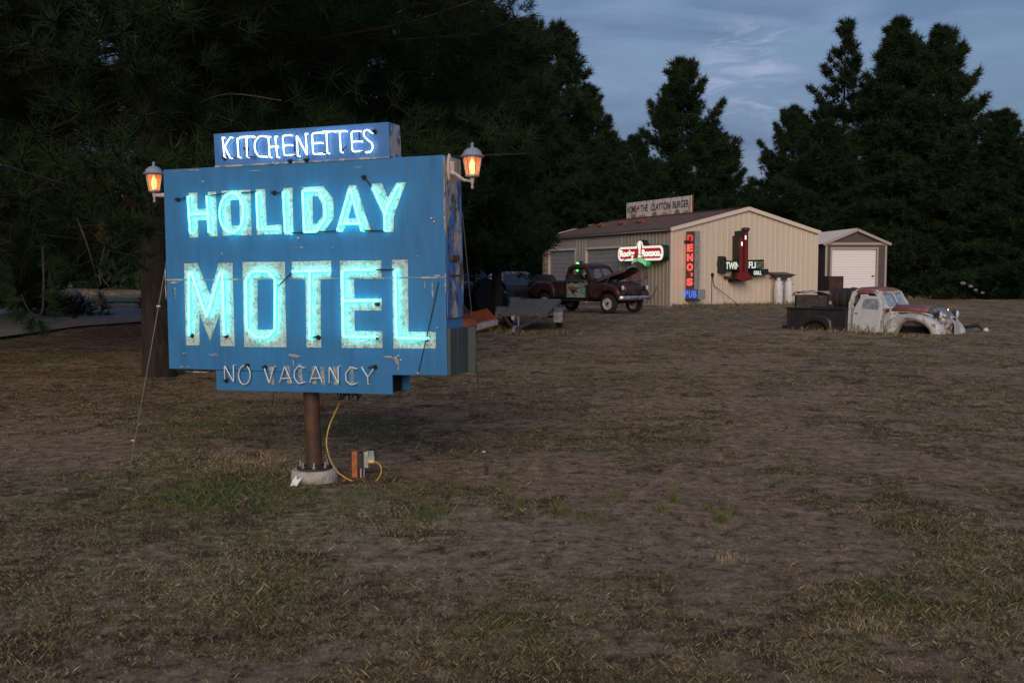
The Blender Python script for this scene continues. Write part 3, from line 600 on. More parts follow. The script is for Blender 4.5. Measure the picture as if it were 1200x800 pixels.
bx(422, 547, 424.3, 563, .0, .02, silver, 'stake'); bx(425.2, 547, 427, 562, .015, .016, silver, 'stake')
cordm = mat('yellow extension cord', (.52, .34, .09), .5)
cp = [SF.w(S(404, 463, .12)[0], .12, S(404, 463, .12)[1])]
dc = lambda px, py, d=0: atd(px, py, oc.y+d)
cp += [dc(398, 472, .1), dc(391, 487, .06), dc(385.5, 500), dc(382.7, 515), dc(383.5, 527, -.02), dc(388, 541, -.04), dc(395, 552, -.05), dc(404, 559, -.07), dc(412, 563, -.08), dc(420, 566, -.10), dc(432, 567.5, -.11), dc(441, 563, -.10), dc(446.5, 554, -.08), dc(446, 546, -.07), dc(441.5, 541.5, -.05), dc(436, 540.5, -.04)]
def catm(P, n=5):
    o = []
    for i in range(len(P)-1):
        a, b_, c, d = P[max(i-1, 0)], P[i], P[i+1], P[min(i+2, len(P)-1)]
        for k in range(n):
            t_ = k/n; o.append(.5*((2*b_)+(c-a)*t_+(2*a-5*b_+4*c-d)*t_**2+(-a+3*b_-3*c+d)*t_**3))
    return o+[P[-1]]
cr = empty('extension_cord', 'yellow extension cord hanging from the sign to the outlet post', 'cord', at(383, 563))
co = Vector(cr.location); MB().tube([p-co for p in catm(cp)], .0048, 6).build('cord', cordm, cr, smooth=60)
MB().lathe([(.008, -.03), (.014, -.012), (.015, .012), (.011, .016)], 10, tuple(cp[-1]-co), axis='X').build('plug', mat('yellow plug', (.7, .5, .12), .4), cr, smooth=50)
# paper scrap against the footing, a few pale bits of litter
ps = at(347, 570); m = MB(); m.mesh(plate([[(0, 0), (.05, .005), (.075, .06), (.04, .045), (.03, .075), (.01, .04)]], 0, .002)); o = m.build('paper_scrap', white, None, loc=ps+Vector((-.04, -.0, .005)), rot=(R(-25), 0, R(-20)), solid=.001); tag(o, 'torn white scrap leaning on the concrete footing', 'litter')
# ------------------------------------------------------------------ trees
def np_leaf_mesh(name, V, F, k=3):
    return np_mesh(name, V, F, k)
needle = mat('pine needles', (.015, .028, .013), .8, spec=.05, col2=(.025, .042, .018), scale=1.1, thr=(.4, .65), coord='Object')
needlen = mat('near pine needles', (.018, .032, .014), .75, spec=.06, col2=(.030, .045, .018), scale=2.5, thr=(.45, .62), coord='Object')
deadne = mat('dead brown needles', (.16, .055, .022), .8, spec=.1)
bark = mat('pine bark', (.034, .025, .021), .95, col2=(.014, .011, .010), scale=6, stretch=(2, 2, .5), bump=1, bscale=18)
def pine(seed, h, rmax, zb, nb, tuft, blades_, bw, prof='cone', trunk=.2, inner=.25, dens=1.0, skirt=0, tilt=.0, sparse_below=None):
    """trunk + branches as one mesh builder, needle tufts as numpy triangles"""
    rs = np.random.RandomState(seed); wood = MB()
    lean = np.array([rs.randn()*tilt, rs.randn()*tilt, 0])
    wood.tube([(lean[0]*k/6*h/10, lean[1]*k/6*h/10, h*k/6*.98-(.2 if k == 0 else 0)) for k in range(7)], [trunk*(1-.93*(k/6)**1.1) for k in range(7)], 10)
    C, D = [], []
    for i in range(nb):
        t_ = (i+rs.rand())/nb; z = zb+(h-zb)*t_**.92
        if prof == 'cone': r = rmax*(1-t_)**.72
        elif prof == 'oval': r = rmax*(max(0, 1-(2*t_-.62)**2/1.95))**.6*(1 if t_ < .8 else max(.12, (1-t_)/.2)**.7)
        else: r = rmax*(.45+.55*math.sin(math.pi*min(1, .2+t_)))*(1-t_)**.35
        L = max(.25, r*(.42+.74*rs.rand()**.8)); az_ = rs.rand()*2*math.pi; el = R(-18+62*t_+rs.randn()*7)
        d = np.array([math.cos(az_)*math.cos(el), math.sin(az_)*math.cos(el), math.sin(el)]); p0 = np.array([lean[0]*z/10, lean[1]*z/10, z])
        upc = .22+.25*t_
        pts = [p0+d*L*s_+np.array([0, 0, upc*L*s_*s_-.12*L*s_]) for s_ in (0, .35, .7, 1)]
        br = max(.012, trunk*.16*(L/rmax if rmax else 1)); wood.tube(pts, [br, br*.7, br*.4, br*.2], 5, caps=False)
        nt_ = max(3, int(L*dens*(1.0 if sparse_below is None or z < sparse_below else .35)))
        for q in range(nt_):
            s_ = inner+(1-inner)*rs.rand()**.75
            c = p0+d*L*s_+np.array([0, 0, upc*L*s_*s_-.12*L*s_])
            lat = (1.08-s_)*L*.55+.12; side = np.array([-d[1], d[0], 0]); o_ = side*rs.randn()*lat*.6+np.array([0, 0, rs.randn()*lat*.22+.04*L])
            c = c+o_; dd = d*.6+o_/(np.linalg.norm(o_)+.2)*.5+np.array([0, 0, .55]); C.append(c); D.append(dd/np.linalg.norm(dd))
        C.append(pts[-1]); D.append(d)
    for k in range(5): C.append(np.array([rs.randn()*.05, rs.randn()*.05, h*.98+k*.02])); D.append(np.array([0, 0, 1.]))
    C = np.array(C); D = np.array(D); n = len(C)
    sz = tuft*(.65+.6*rs.rand(n)); C_ = np.repeat(C, blades_, 0); D_ = np.repeat(D, blades_, 0); S_ = np.repeat(sz, blades_)
    m = len(C_); rd = rs.randn(m, 3); rd /= np.linalg.norm(rd, axis=1)[:, None]
    dirs = D_*.75+rd*.95; dirs /= np.linalg.norm(dirs, axis=1)[:, None]
    st = C_+D_*(rs.rand(m)*.5*S_)[:, None]*.8; side = np.cross(dirs, rs.randn(m, 3)); side /= np.linalg.norm(side, axis=1)[:, None]+1e-9
    ln = S_*(.5+.4*rs.rand(m)); wv = side*(bw*(.7+.6*rs.rand(m)))[:, None]/2
    V = np.stack([st-wv, st+wv, st+dirs*ln[:, None]], 1).reshape(-1, 3); F = np.arange(len(V)).reshape(-1, 3)
    return wood, V, F, C, D
def put_tree(label, loc, rz=0, group=None, mt=needle, scale=1, proto=None, **kw):
    if proto is None:
        wood, V, F, C, D = pine(**kw); e_ = empty('pine_tree', label, 'pine tree', loc, rz, group)
        tr = wood.build('trunk', bark, e_, smooth=60); me = np_leaf_mesh('crown', V, F); me.materials.append(mt)
        cr_ = bpy.data.objects.new('crown', me); COL.objects.link(cr_); cr_.parent = e_
    else: e_ = dup(proto, loc, rz, label, group)
    e_.scale = (scale if hasattr(scale, '__len__') else (scale,)*3)
    return e_
G1 = 'near pines on the left'; G2 = 'pines behind the sheds'
def gp(px, d): return ((px-600)/FPX*d, d, -.05)
# near pines, long needles seen one by one
near_kw = dict(h=17, rmax=5.2, zb=2.75, nb=360, tuft=.36, blades_=46, bw=.0085, prof='oval', trunk=.24, inner=.10, dens=16, sparse_below=9.5)
T1 = put_tree('largest and nearest pine, its thick dark trunk right behind the left edge of the sign', (at(187, 441).x, at(187, 441).y, -.05), 0, G1, needlen, seed=3, **near_kw)
T2 = put_tree('dark pine whose branches fill the upper left corner with slits of sky', (-10.2, 16.5, -.05), 1.0, G1, needlen, seed=5, **dict(near_kw, rmax=4.8, nb=270, zb=2.5, dens=14))
mid_kw = dict(h=15, rmax=4.2, zb=2.3, nb=250, tuft=.42, blades_=22, bw=.016, prof='oval', trunk=.2, inner=.2, dens=11, sparse_below=11.5)
T3 = put_tree('tall dark pine behind the right half of the sign', (-3.6, 21.5, -.05), .4, G1, needlen, seed=8, **dict(mid_kw))
T4 = put_tree('bushy pine right of the sign, its foliage down over the junk cars', gp(582, 33), .2, G1, needle, seed=12, h=9.7, rmax=1.9, zb=1.9, nb=210, tuft=.5, blades_=20, bw=.028, prof='oval', trunk=.18, inner=.2, dens=16)
T5 = put_tree('pine just behind the sign right edge, top cut by the frame', gp(520, 30), 1.9, G1, needle, seed=14, h=12.5, rmax=2.8, zb=2.0, nb=230, tuft=.5, blades_=20, bw=.026, prof='cone', trunk=.2, inner=.2, dens=15)
T6 = put_tree('tall pointed pine standing behind the left end of the big shed', gp(652, 64), 2.5, G1, needle, seed=17, h=16.9, rmax=5.2, zb=.9, nb=210, tuft=.66, blades_=20, bw=.052, prof='cone', trunk=.26, inner=.3, dens=13)
T7 = put_tree('shadowed pine across the road on the far left', (-17, 31, -.05), 0, G1, needle, seed=19, h=13, rmax=4.2, zb=.9, nb=210, tuft=.6, blades_=16, bw=.035, prof='cone', trunk=.2, inner=.15, dens=11)
T8 = put_tree('second shadowed pine across the road, behind the trunk of the nearest pine', T7.location, 0, G1, proto=T7); T8.location = (-10.5, 40, -.05); T8.rotation_euler.z = 2; T8.scale = (1.15,)*3
T9 = put_tree('shadowed pine far behind the middle of the sign', T7.location, 0, G1, proto=T7); T9.location = (-6, 34, -.05); T9.rotation_euler.z = 4
TA = put_tree('shadowed pine across the road at the left frame edge', T7.location, 0, G1, proto=T7); TA.location = (-24, 43, -.05); TA.rotation_euler.z = 5; TA.scale = (1.3,)*3
for (x_, y_, rz_, sc_, lb_) in ((-14.5, 24, 1.1, 1.15, 'dense dark pine behind the upper left corner, beside the road'), (-9.0, 26, 3.1, 1.2, 'dense dark pine deep behind the left half of the sign'), (-19, 30, .3, 1.3, 'dense dark pine at the far upper left, behind the others')):
    e_ = put_tree(lb_, (x_, y_, -.05), rz_, G1, proto=T3); e_.scale = (sc_,)*3
# pines behind the sheds
far_kw = dict(tuft=.66, blades_=20, bw=.052, prof='cone', inner=.30)
F1 = put_tree('single broad pointed pine above the middle of the big shed', gp(797, 76), 0, G2, seed=31, h=17.2, rmax=6.2, zb=1.0, nb=190, trunk=.25, dens=14, **far_kw)
F2 = put_tree('tall loose pine with sky between its boughs, above the shed gable', gp(984, 71), 0, G2, seed=33, h=18.6, rmax=4.7, zb=1.5, nb=135, trunk=.25, dens=11, **dict(far_kw, prof='loose', inner=.38))
F3 = put_tree('tallest dense pine of the right group, above the small shed', gp(1046, 63), .5, G2, seed=35, h=16.9, rmax=5.4, zb=.8, nb=210, trunk=.28, dens=14, **far_kw)
def more(proto, label, px, d, rz, sc): 
    e_ = put_tree(label, gp(px, d), rz, G2, proto=proto); e_.scale = sc if hasattr(sc, '__len__') else (sc,)*3; return e_
more(F3, 'dense pine right of the tallest one, nearly as high', 1093, 60, 2.2, (.92, .92, .93))
more(F3, 'lower rounded pine at the right edge of the frame', 1168, 58, 4.0, (.80, .80, .63))
more(F1, 'pine partly cut by the right edge of the frame', 1220, 66, 1.2, (1.0, 1.0, .62))
more(F1, 'low pine at the left foot of the right group, above the gable peak', 925, 72, 3.0, (.75, .75, .76))
more(F1, 'shorter pine left of the broad pointed pine', 742, 66, 5.0, (.62, .62, .60))
more(F1, 'small pine peeking between the left pines and the roof sign', 712, 58, 2.0, (.55, .55, .55))
more(F1, 'pine behind the small shed, filling the gap below the loose pine', 965, 62, 4.2, (.8, .8, .62))
more(F1, 'dark pine behind the right side of the roof sign', 838, 84, .7, (.85, .85, .76))
more(F1, 'pointed pine filling the gap just left of the tall pointed pine', 620, 60, 5.6, (.8, .8, .94))
more(F1, 'pine on the right shoulder of the tall pointed pine, above the shed roof vents', 688, 66, 2.9, (.72, .72, .78))
more(F3, 'dark pine deep behind the right group', 1075, 82, 1.0, (1.1, 1.1, .8))
more(F3, 'dark pine deep behind the wreck and the earth mound', 1150, 84, 3.3, (1.2, 1.2, .72))
more(F1, 'dark pine far back left of the big shed', 640, 74, 3.6, (.9, .9, .7))
more(F1, 'farthest low pine above the left end of the shed roof', 690, 80, 1.6, (.9, .9, .62))
# far wood closing the view at the horizon
rs = np.random.RandomState(77); VV, FF, off = [], [], 0
for k in range(150):
    a = R(28+124*rs.rand()); d = 95+45*rs.rand(); hh = 7+4*rs.rand(); n = 700
    if math.cos(a)*d/ (math.sin(a)*d) > -.1 and math.cos(a)/math.sin(a) < .27 : hh *= .8
    z = rs.rand(n)**.8; r_ = 3.6*(1-z*.8)*np.sqrt(rs.rand(n)); th = rs.rand(n)*6.283
    c = np.stack([d*math.cos(a)+r_*np.cos(th), d*math.sin(a)+r_*np.sin(th), z*hh], -1); dv = rs.randn(n, 3)*.55; dv[:, 2] = np.abs(dv[:, 2])*1.1; sv = rs.randn(n, 3)*.35
    V = np.stack([c-sv, c+sv, c+dv], 1).reshape(-1, 3); VV.append(V); FF.append(np.arange(len(V)).reshape(-1, 3)+off); off += len(V)
me = np_mesh('far_wood', np.concatenate(VV), np.concatenate(FF), 3); me.materials.append(needle); fw = bpy.data.objects.new('far_wood', me); COL.objects.link(fw); tag(fw, 'dark far wood along the horizon', 'wood', kind='stuff')
# bare crooked bough, hanging bough with brown needles on the near pine (parts of it)
def local(o, p): return (Matrix.Translation(o.location)@Matrix.Rotation(o.rotation_euler.z, 4, 'Z')).inverted()@Vector(p)
barkg = mat('grey dead bough', (.06, .052, .047), .9, col2=(.03, .026, .024), scale=10)
def bough(pts, r0, r1, mt=barkg, nm='bare_bough'):
    P = catm([local(T1, atd(*p)) for p in pts], 4); n = len(P); MB().tube(P, [r0+(r1-r0)*k/(n-1) for k in range(n)], 6).build(nm, mt, T1, smooth=60)
bough([(196, 256, 13.4), (160, 243, 12.6), (120, 228, 11.6), (70, 215, 10.8), (0, 193, 10.0)], .035, .015)
bough([(150, 262, 12.4), (125, 285, 11.8), (118, 320, 11.6), (128, 336, 11.6)], .014, .006)
bough([(118, 334, 11.6), (117, 310, 11.7), (135, 290, 12), (185, 270, 13)], .007, .016)
bough([(90, 255, 11), (103, 290, 11), (113, 325, 11.2)], .012, .005)
bough([(235, 120, 11.5), (270, 110, 11), (330, 118, 10.4)], .012, .005)
def tufts(spots, mt, nm, n=60, ln=.2, bw=.004):
    rs = np.random.RandomState(3); VV = []
    for (px, py, d, dx, dz, k) in spots:
        c = np.array(local(T1, atd(px, py, d))); dr = np.array([dx, 0, dz]); dr = dr/np.linalg.norm(dr); m = int(n*k)
        rd = rs.randn(m, 3); rd /= np.linalg.norm(rd, axis=1)[:, None]; dirs = dr*.9+rd*.85; dirs /= np.linalg.norm(dirs, axis=1)[:, None]
        st = c+dr*(rs.rand(m)*.10)[:, None]; sd = np.cross(dirs, rs.randn(m, 3)); sd /= np.linalg.norm(sd, axis=1)[:, None]; L_ = ln*(.6+.5*rs.rand(m))
        VV.append(np.stack([st-sd*bw/2, st+sd*bw/2, st+dirs*L_[:, None]], 1).reshape(-1, 3))
    V = np.concatenate(VV); me = np_mesh(nm, V, np.arange(len(V)).reshape(-1, 3), 3); me.materials.append(mt); o = bpy.data.objects.new(nm, me); COL.objects.link(o); o.parent = T1
tufts([(118, 205, 11.4, -.1, -1, 1), (112, 214, 11.4, .2, -1, 1), (118, 258, 11.2, 0, -1, 1.2), (117, 266, 11.2, .1, -1, .8), (143, 228, 11.8, .8, -.5, 1), (150, 232, 11.8, .5, -.7, 1)], deadne, 'dead_needles', 55, .15, .005)
tufts([(x, y, 9.4, dx, dz, 1) for (x, y, dx, dz) in ((26, 352, -1, -.3), (30, 362, -.7, -.6), (38, 371, -.2, -1), (46, 374, .4, -1), (52, 362, .9, -.2), (20, 343, -1, .2), (12, 335, -1, .2), (50, 350, .8, .3), (55, 335, .8, .6), (60, 320, .5, .6), (15, 325, -.8, .5), (5, 315, -.8, 0))], needlen, 'hanging_tuft', 170, .17, .0055)
bough([(50, 290, 9.6), (51, 330, 9.5), (50, 360, 9.4), (45, 370, 9.4), (33, 362, 9.4), (25, 345, 9.4)], .012, .006, bark, 'hanging_bough')

# ------------------------------------------------------------------ the big shed
A0 = at(786, 359.2); DY = math.atan2(3.5, 7.55); GF = Frame((A0.x, A0.y, 0), DY)      # gable frame: x along the gable, y into the building
WG = GF.hit(957, 300)[0]; EV = GF.hit(786.5, 268.8)[1]; PK = GF.hit(873.5, 245)[1]; LW = 12.6
shed = empty('metal_shed', 'large beige metal shed with brown roof and old signs on its walls', 'shed', (A0.x, A0.y, 0), DY)
LF = Frame(GF.w(0, LW, 0), DY-math.pi/2)             # long wall frame: x from its far end to the corner, y into the building
def cladding(m, length, ztop, opens, rib=.30, dep=.022, base=.0):
    xs = {0.0, length}; prof = []
    n = int(length/rib)
    for k in range(n+1):
        c = k*length/n
        for dx, y in ((-.05, 0), (-.025, -dep), (.025, -dep), (.05, 0)):
            if 0 < c+dx < length: prof.append((c+dx, y))
    for (a, b_, t_) in opens: prof += [(a, 0), (b_, 0)]
    prof = sorted([(0, 0)]+prof+[(length, 0)])
    for (x0, y0), (x1, y1) in zip(prof, prof[1:]):
        if x1-x0 < 1e-5: continue
        mid = (x0+x1)/2; zb_ = base
        for (a, b_, t_) in opens:
            if a-1e-6 < mid < b_+1e-6: zb_ = t_; y0 = y1 = 0
        m.add([(x0, y0, zb_), (x1, y1, zb_), (x1, y1, ztop(x1)), (x0, y0, ztop(x0))], [(0, 1, 2, 3)])
slope = (PK-EV)/(WG/2)
rib0 = lambda x: PK-abs(x-WG/2)*slope
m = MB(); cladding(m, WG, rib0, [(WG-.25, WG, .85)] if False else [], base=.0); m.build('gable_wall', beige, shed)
d1 = (LF.hit(643, 300)[0], LF.hit(673.5, 300)[0]); d2 = (LF.hit(686.5, 300)[0], LF.hit(726, 300)[0]); dz = LF.hit(673, 293)[1]
Ml = shed.matrix_basis.copy()
def to_shed(m_): 
    M_ = Matrix.Rotation(0, 4, 'Z'); return M_
m = MB(); cladding(m, LW, lambda x: EV, [(max(.05, d1[0]), d1[1], dz), (d2[0], d2[1], dz)])
Mloc = (Matrix.Translation((A0.x, A0.y, 0))@Matrix.Rotation(DY, 4, 'Z')).inverted()@LF.m
def on_long(m_, name, mt, **k):
    o = m_.build(name, mt, shed, **k); o.matrix_local = Mloc; return o
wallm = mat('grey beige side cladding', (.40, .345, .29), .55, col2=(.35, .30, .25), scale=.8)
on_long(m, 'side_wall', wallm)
m = MB(); m.add([(WG, 0, 0), (WG, LW, 0), (WG, LW, EV), (WG, 0, EV), (0, LW, 0), (WG, LW, 0), (WG, LW, EV), (WG/2, LW, PK), (0, LW, EV)], [(0, 1, 2, 3), (4, 5, 6, 7, 8)]); m.build('back_wall', beige, shed)
for (a, b_) in (d1, d2):
    a = max(a, .05); m = MB(); n = 12
    for k in range(n):
        z0_, z1_ = dz*k/n, dz*(k+1)/n; m.add([(a, .10, z0_+.008), (b_, .10, z0_+.008), (b_, .10, z1_-.012), (a, .10, z1_-.012), (b_, .085, z1_-.012), (a, .085, z1_-.012), (b_, .085, z1_+.008), (a, .085, z1_+.008)], [(0, 1, 2, 3), (3, 2, 4, 5), (5, 4, 6, 7)])
    dd = on_long(m, 'roller_door', doorg)
    m = MB(); m.box((a-.04, .045, dz/2), (.09, .11, dz)); m.box((b_+.04, .045, dz/2), (.09, .11, dz)); m.box(((a+b_)/2, .045, dz+.05), (b_-a+.17, .11, .10)); on_long(m, 'door_frame', trimc)
# roof sheets with standing ribs, ridge cap, eaves and verge trim
m = MB(); OV = .12; th_ = math.atan(slope)
def roof_pt(x, y, up=0): return (x, y, PK-abs(x-WG/2)*slope+up+.05)
for sgn in (-1, 1):
    e0 = WG/2+sgn*(WG/2+OV); m.add([roof_pt(WG/2, -OV, 0), roof_pt(e0, -OV), roof_pt(e0, LW+OV), roof_pt(WG/2, LW+OV)], [(0, 1, 2, 3)])
    for k in range(int(LW/.3)+1):
        y = k*.3; m.bar(roof_pt(WG/2, y, .012), roof_pt(e0, y, .012), .035, .024)
m.build('roof', roofc, shed)
m = MB(); m.bar(roof_pt(WG/2, -OV, .03), roof_pt(WG/2, LW+OV, .03), .22, .03); m.build('ridge_cap', roofc, shed)
m = MB()
for y in (-OV-.015, LW+OV+.015):
    for sgn in (-1, 1):
        a, b_ = Vector(roof_pt(WG/2, y, -.03)), Vector(roof_pt(WG/2+sgn*(WG/2+OV), y, -.03)); m.bar(a, b_, .03, .17)
m.box((-OV-.02, LW/2, EV-.02), (.03, LW+.3, .03)); m.box((0-.012, -.012, EV/2), (.10, .10, EV)); m.box((WG+.0, -.012, EV/2), (.09, .09, EV)); m.build('trim', trimc, shed)
m = MB(); m.box((-OV-.015, LW/2, EV-.005), (.04, LW+.26, .12)); m.build('eave_flashing', roofc, shed)
m = MB().box((WG/2, -.02, .035), (WG, .03, .10)); m.build('base_strip', roofc, shed)
for (px, py) in ((706, 265.5), (731, 263), (752.5, 261)):
    # small rusty vent hoods on the left roof slope
    n_ = Vector((-math.sin(th_), 0, math.cos(th_))); best = None
    o_ = GF.i@Vector((0, 0, EYE)); d_ = GF.i.to_3x3()@ray(px, py); P0 = Vector(roof_pt(WG/2, 0)); nn = Vector((-slope, 0, 1)).normalized(); t_ = (P0-o_).dot(nn)/d_.dot(nn); p = o_+d_*t_
    mm_ = MB().box((0, 0, .06), (.30, .34, .12)).box((-.12, 0, .15), (.36, .30, .05), (0, -.3, 0)); mm_.build('roof_vent', mat('rusty red vent', (.30, .10, .07), .7, col2=(.10, .05, .04), scale=9), shed, loc=p, rot=(0, -th_, 0), bevel=.01)
# things lettered on the ridge
RF = Frame(GF.w(WG/2, LW, 0), DY-math.pi/2)
(xa, za), (xb, zb_) = RF.hit(734.5, 256.5), RF.hit(811, 228.7); zr = PK+.08
xa2, zt1 = RF.hit(734.5, 236.2); zt2 = zb_
hh = zt2-zr
rsg = empty('roof_sign', 'rust streaked white sign reading home 4 the clayton burger on the shed ridge', 'sign', RF.w(xa, 0, zr), RF.rz)
wd = xb-xa; prust = mat('rust streaked sign white', (.66, .61, .57), .6, col2=(.42, .17, .07), scale=2.2, thr=(.5, .68), col3=(.30, .22, .16), stretch=(1.4, 1, .6))
for k in range(3):
    MB().box((wd*(k+.5)/3, 0, hh/2), (wd/3-.03, .06, hh-.01*k)).build('sign_panel', prust, rsg, bevel=.008)
m = MB()
for k in range(4): m.box((wd*k/3, .05, hh/2), (.05, .06, hh+.06))
for k in range(3): m.bar((wd*(k+.5)/3, .05, hh*.8), (wd*(k+.5)/3, .75, -.2), .04, .04)
m.build('post', rust, rsg)
lb = mat('sign letter black', (.02, .018, .018), .6)
for (tx, x0, x1, sh) in (('HOME', .02, .165, 0), ('THE', .24, .355, 0), ('CLAYTON', .405, .70, .2), ('BURGER', .735, .965, 0)):
    MB().mesh(lettering(tx, wd*(x1-x0), hh*.42, wd*(x0+x1)/2, hh*.56, -.032, .006, .015, shear=sh)).build('lettering', lb, rsg)
MB().mesh(lettering('4', wd*.035, hh*.34, wd*.20, hh*.6, -.032, .006, .01)).build('lettering', mat('sign numeral red', (.3, .05, .03), .6), rsg)
m = MB()
for k, c in enumerate((.13, .46, .80)):
    n = 14; m.mesh(plate([[(wd*c+math.cos(math.pi*j/n)*hh*.28, math.sin(math.pi*j/n)*hh*.26+.02) for j in range(n+1)]], -.036, -.03))
m.build('painted_burger', mat('painted bun brown', (.24, .17, .10), .7), rsg)
m = MB()
for (a, b_) in ((.16, .36), (.53, .70), (.86, .99)):
    m.mesh(plate([[(wd*a, .02), (wd*b_, .02), (wd*(a+b_)/2+.1, hh*.18), (wd*(a+b_)/2-.1, hh*.16)]], -.0345, -.03))
m.build('painted_landscape', mat('painted tan hills', (.40, .22, .14), .7), rsg)

# red, white and green pizza sign on the long wall: plain ornament where the figure was
PF = Frame(LF.w(0, -.36, 0), LF.rz)
def PQ(px, py): return PF.hit(px, py)
cx0 = (PQ(724, 297)[0]+PQ(778, 295)[0])/2; wS = PQ(778.3, 295)[0]-PQ(724, 297)[0]; zc = PQ(751, 297.0)[1]; hS = PQ(760, 289)[1]-PQ(760, 307.5)[1]
rk = empty('pizza_sign', 'lit red and white sign reading Rocky Rococo on the shed side wall', 'sign', PF.w(cx0, 0, zc), PF.rz)
def badge(w_, h_, bump_r, bump_h, n=10):
    r_ = h_/2*.82; P = []
    def arc(cx, cz, r, a0, a1, k=n): return [(cx+r*math.cos(R(a0+(a1-a0)*j/k)), cz+r*math.sin(R(a0+(a1-a0)*j/k))) for j in range(k+1)]
    P += arc(-w_/2+r_, -h_/2+r_, r_, 180, 270); P += arc(w_/2-r_, -h_/2+r_, r_, 270, 360); P += arc(w_/2-r_, h_/2-r_, r_, 0, 90)
    P += [(bump_r*1.15, h_/2)]+arc(0, h_/2+bump_h-bump_r, bump_r, 15, 165)+[(-bump_r*1.15, h_/2)]
    P += arc(-w_/2+r_, h_/2-r_, r_, 90, 180); return P
bh = PQ(751, 283)[1]-PQ(751, 289.8)[1]
dgreen = mat('dark green can', (.012, .03, .02), .5)
MB().mesh(plate([badge(wS, hS, hS*.42, bh)], 0, .34, .02)).build('sign_can', dgreen, rk)
MB().mesh(plate([badge(wS*.975, hS*.93, hS*.385, bh*.95), ][0:1], -.012, -.002)).build('white_face', mat('lit white face', (.8, .78, .72), .4, emit=(1, .93, .80), estr=.32), rk)
MB().mesh(plate([badge(wS*.90, hS*.64, hS*.27, bh*1.05)], -.02, -.013)).build('red_face', mat('lit red face', (.5, .02, .02), .4, emit=(.8, .02, .02), estr=.12), rk)
lw = mat('lit cream letters', (.85, .82, .75), .4, emit=(1, .92, .8), estr=.42)
MB().mesh(lettering('Rocky', wS*.33, hS*.56, -wS*.27, -.03*hS, -.02, .01, .05)).build('lettering', lw, rk)
MB().mesh(lettering('Rococo.', wS*.40, hS*.46, wS*.25, .02*hS, -.02, .01, .05)).build('lettering', lw, rk)
n = 24
MB().mesh(plate([[(math.cos(2*math.pi*j/n)*hS*.17, hS*.45+math.sin(2*math.pi*j/n)*hS*.26) for j in range(n)]], -.03, -.021)).mesh(plate([[(-hS*.08, hS*.22), (hS*.08, hS*.22), (hS*.20, -hS*.42), (-hS*.20, -hS*.42)]], -.03, -.021)).build('centre_ornament', lw, rk)
ar = [(math.cos(R(a))*wS*.27, math.sin(R(a))*hS*.95-hS*1.22) for a in range(150, 29, -8)]; ar2 = [(math.cos(R(a))*wS*.20, math.sin(R(a))*hS*.62-hS*1.32) for a in range(32, 149, 8)]
ar = [(x*.74, z*.80-.02) for x, z in ar]; ar2 = [(x*.74, z*.80-.02) for x, z in ar2]
MB().mesh(plate([ar+ar2], -.045, .16)).build('green_banner', mat('lit green banner', (.04, .22, .07), .5, emit=(.1, .8, .2), estr=.14), rk)
ars = [(x*.92, z*.97-.02) for x, z in ar]; ars2 = [(x*1.06, z*.97) for x, z in ar2]
MB().mesh(plate([ars+ars2], -.052, -.046)).build('banner_face', mat('lit pale green face', (.25, .55, .3), .5, emit=(.3, .9, .4), estr=.22), rk)
m = MB()
for sx in (-wS*.3, -wS*.12, wS*.12, wS*.3): m.bar((sx, .17, hS*.3), (sx, .17, hS*.62), .03, .03)
m.build('mounting_bracket', rust, rk)
# small green light box between the doors
gl = LF.hit(678, 313, -.12); gb = empty('green_light_box', 'small dark box with a glowing green light between the shed doors', 'lamp', LF.w(gl[0], -.12, gl[1]), LF.rz)
MB().box((0, .06, 0), (.55, .12, .62)).build('housing', mat('light box dark', (.05, .06, .055), .6), gb, bevel=.015)
n = 16
MB().mesh(plate([[(-.12+.19*math.cos(2*math.pi*j/n), .02+.26*math.sin(2*math.pi*j/n)) for j in range(n)]], -.012, -.001)).build('green_lens', mat('green glow', (.1, .8, .2), .4, emit=(.10, 1, .18), estr=1.0), gb)
MB().mesh(plate([[(.02+.13*math.cos(2*math.pi*j/n), .06+.16*math.sin(2*math.pi*j/n)) for j in range(n)]], -.02, -.013)).build('amber_lens', mat('pale amber glow', (.8, .7, .4), .4, emit=(1, .75, .35), estr=1.0), gb)

# projecting pub sign near the corner
dn_x = .78; pj = .66
dn = empty('pub_sign', "tall projecting sign with red vertical letters DENO'S above a blue PUB box", 'sign', GF.w(dn_x, 0, 0), DY)
def G(px, py, y): return GF.hit(px, py, y)
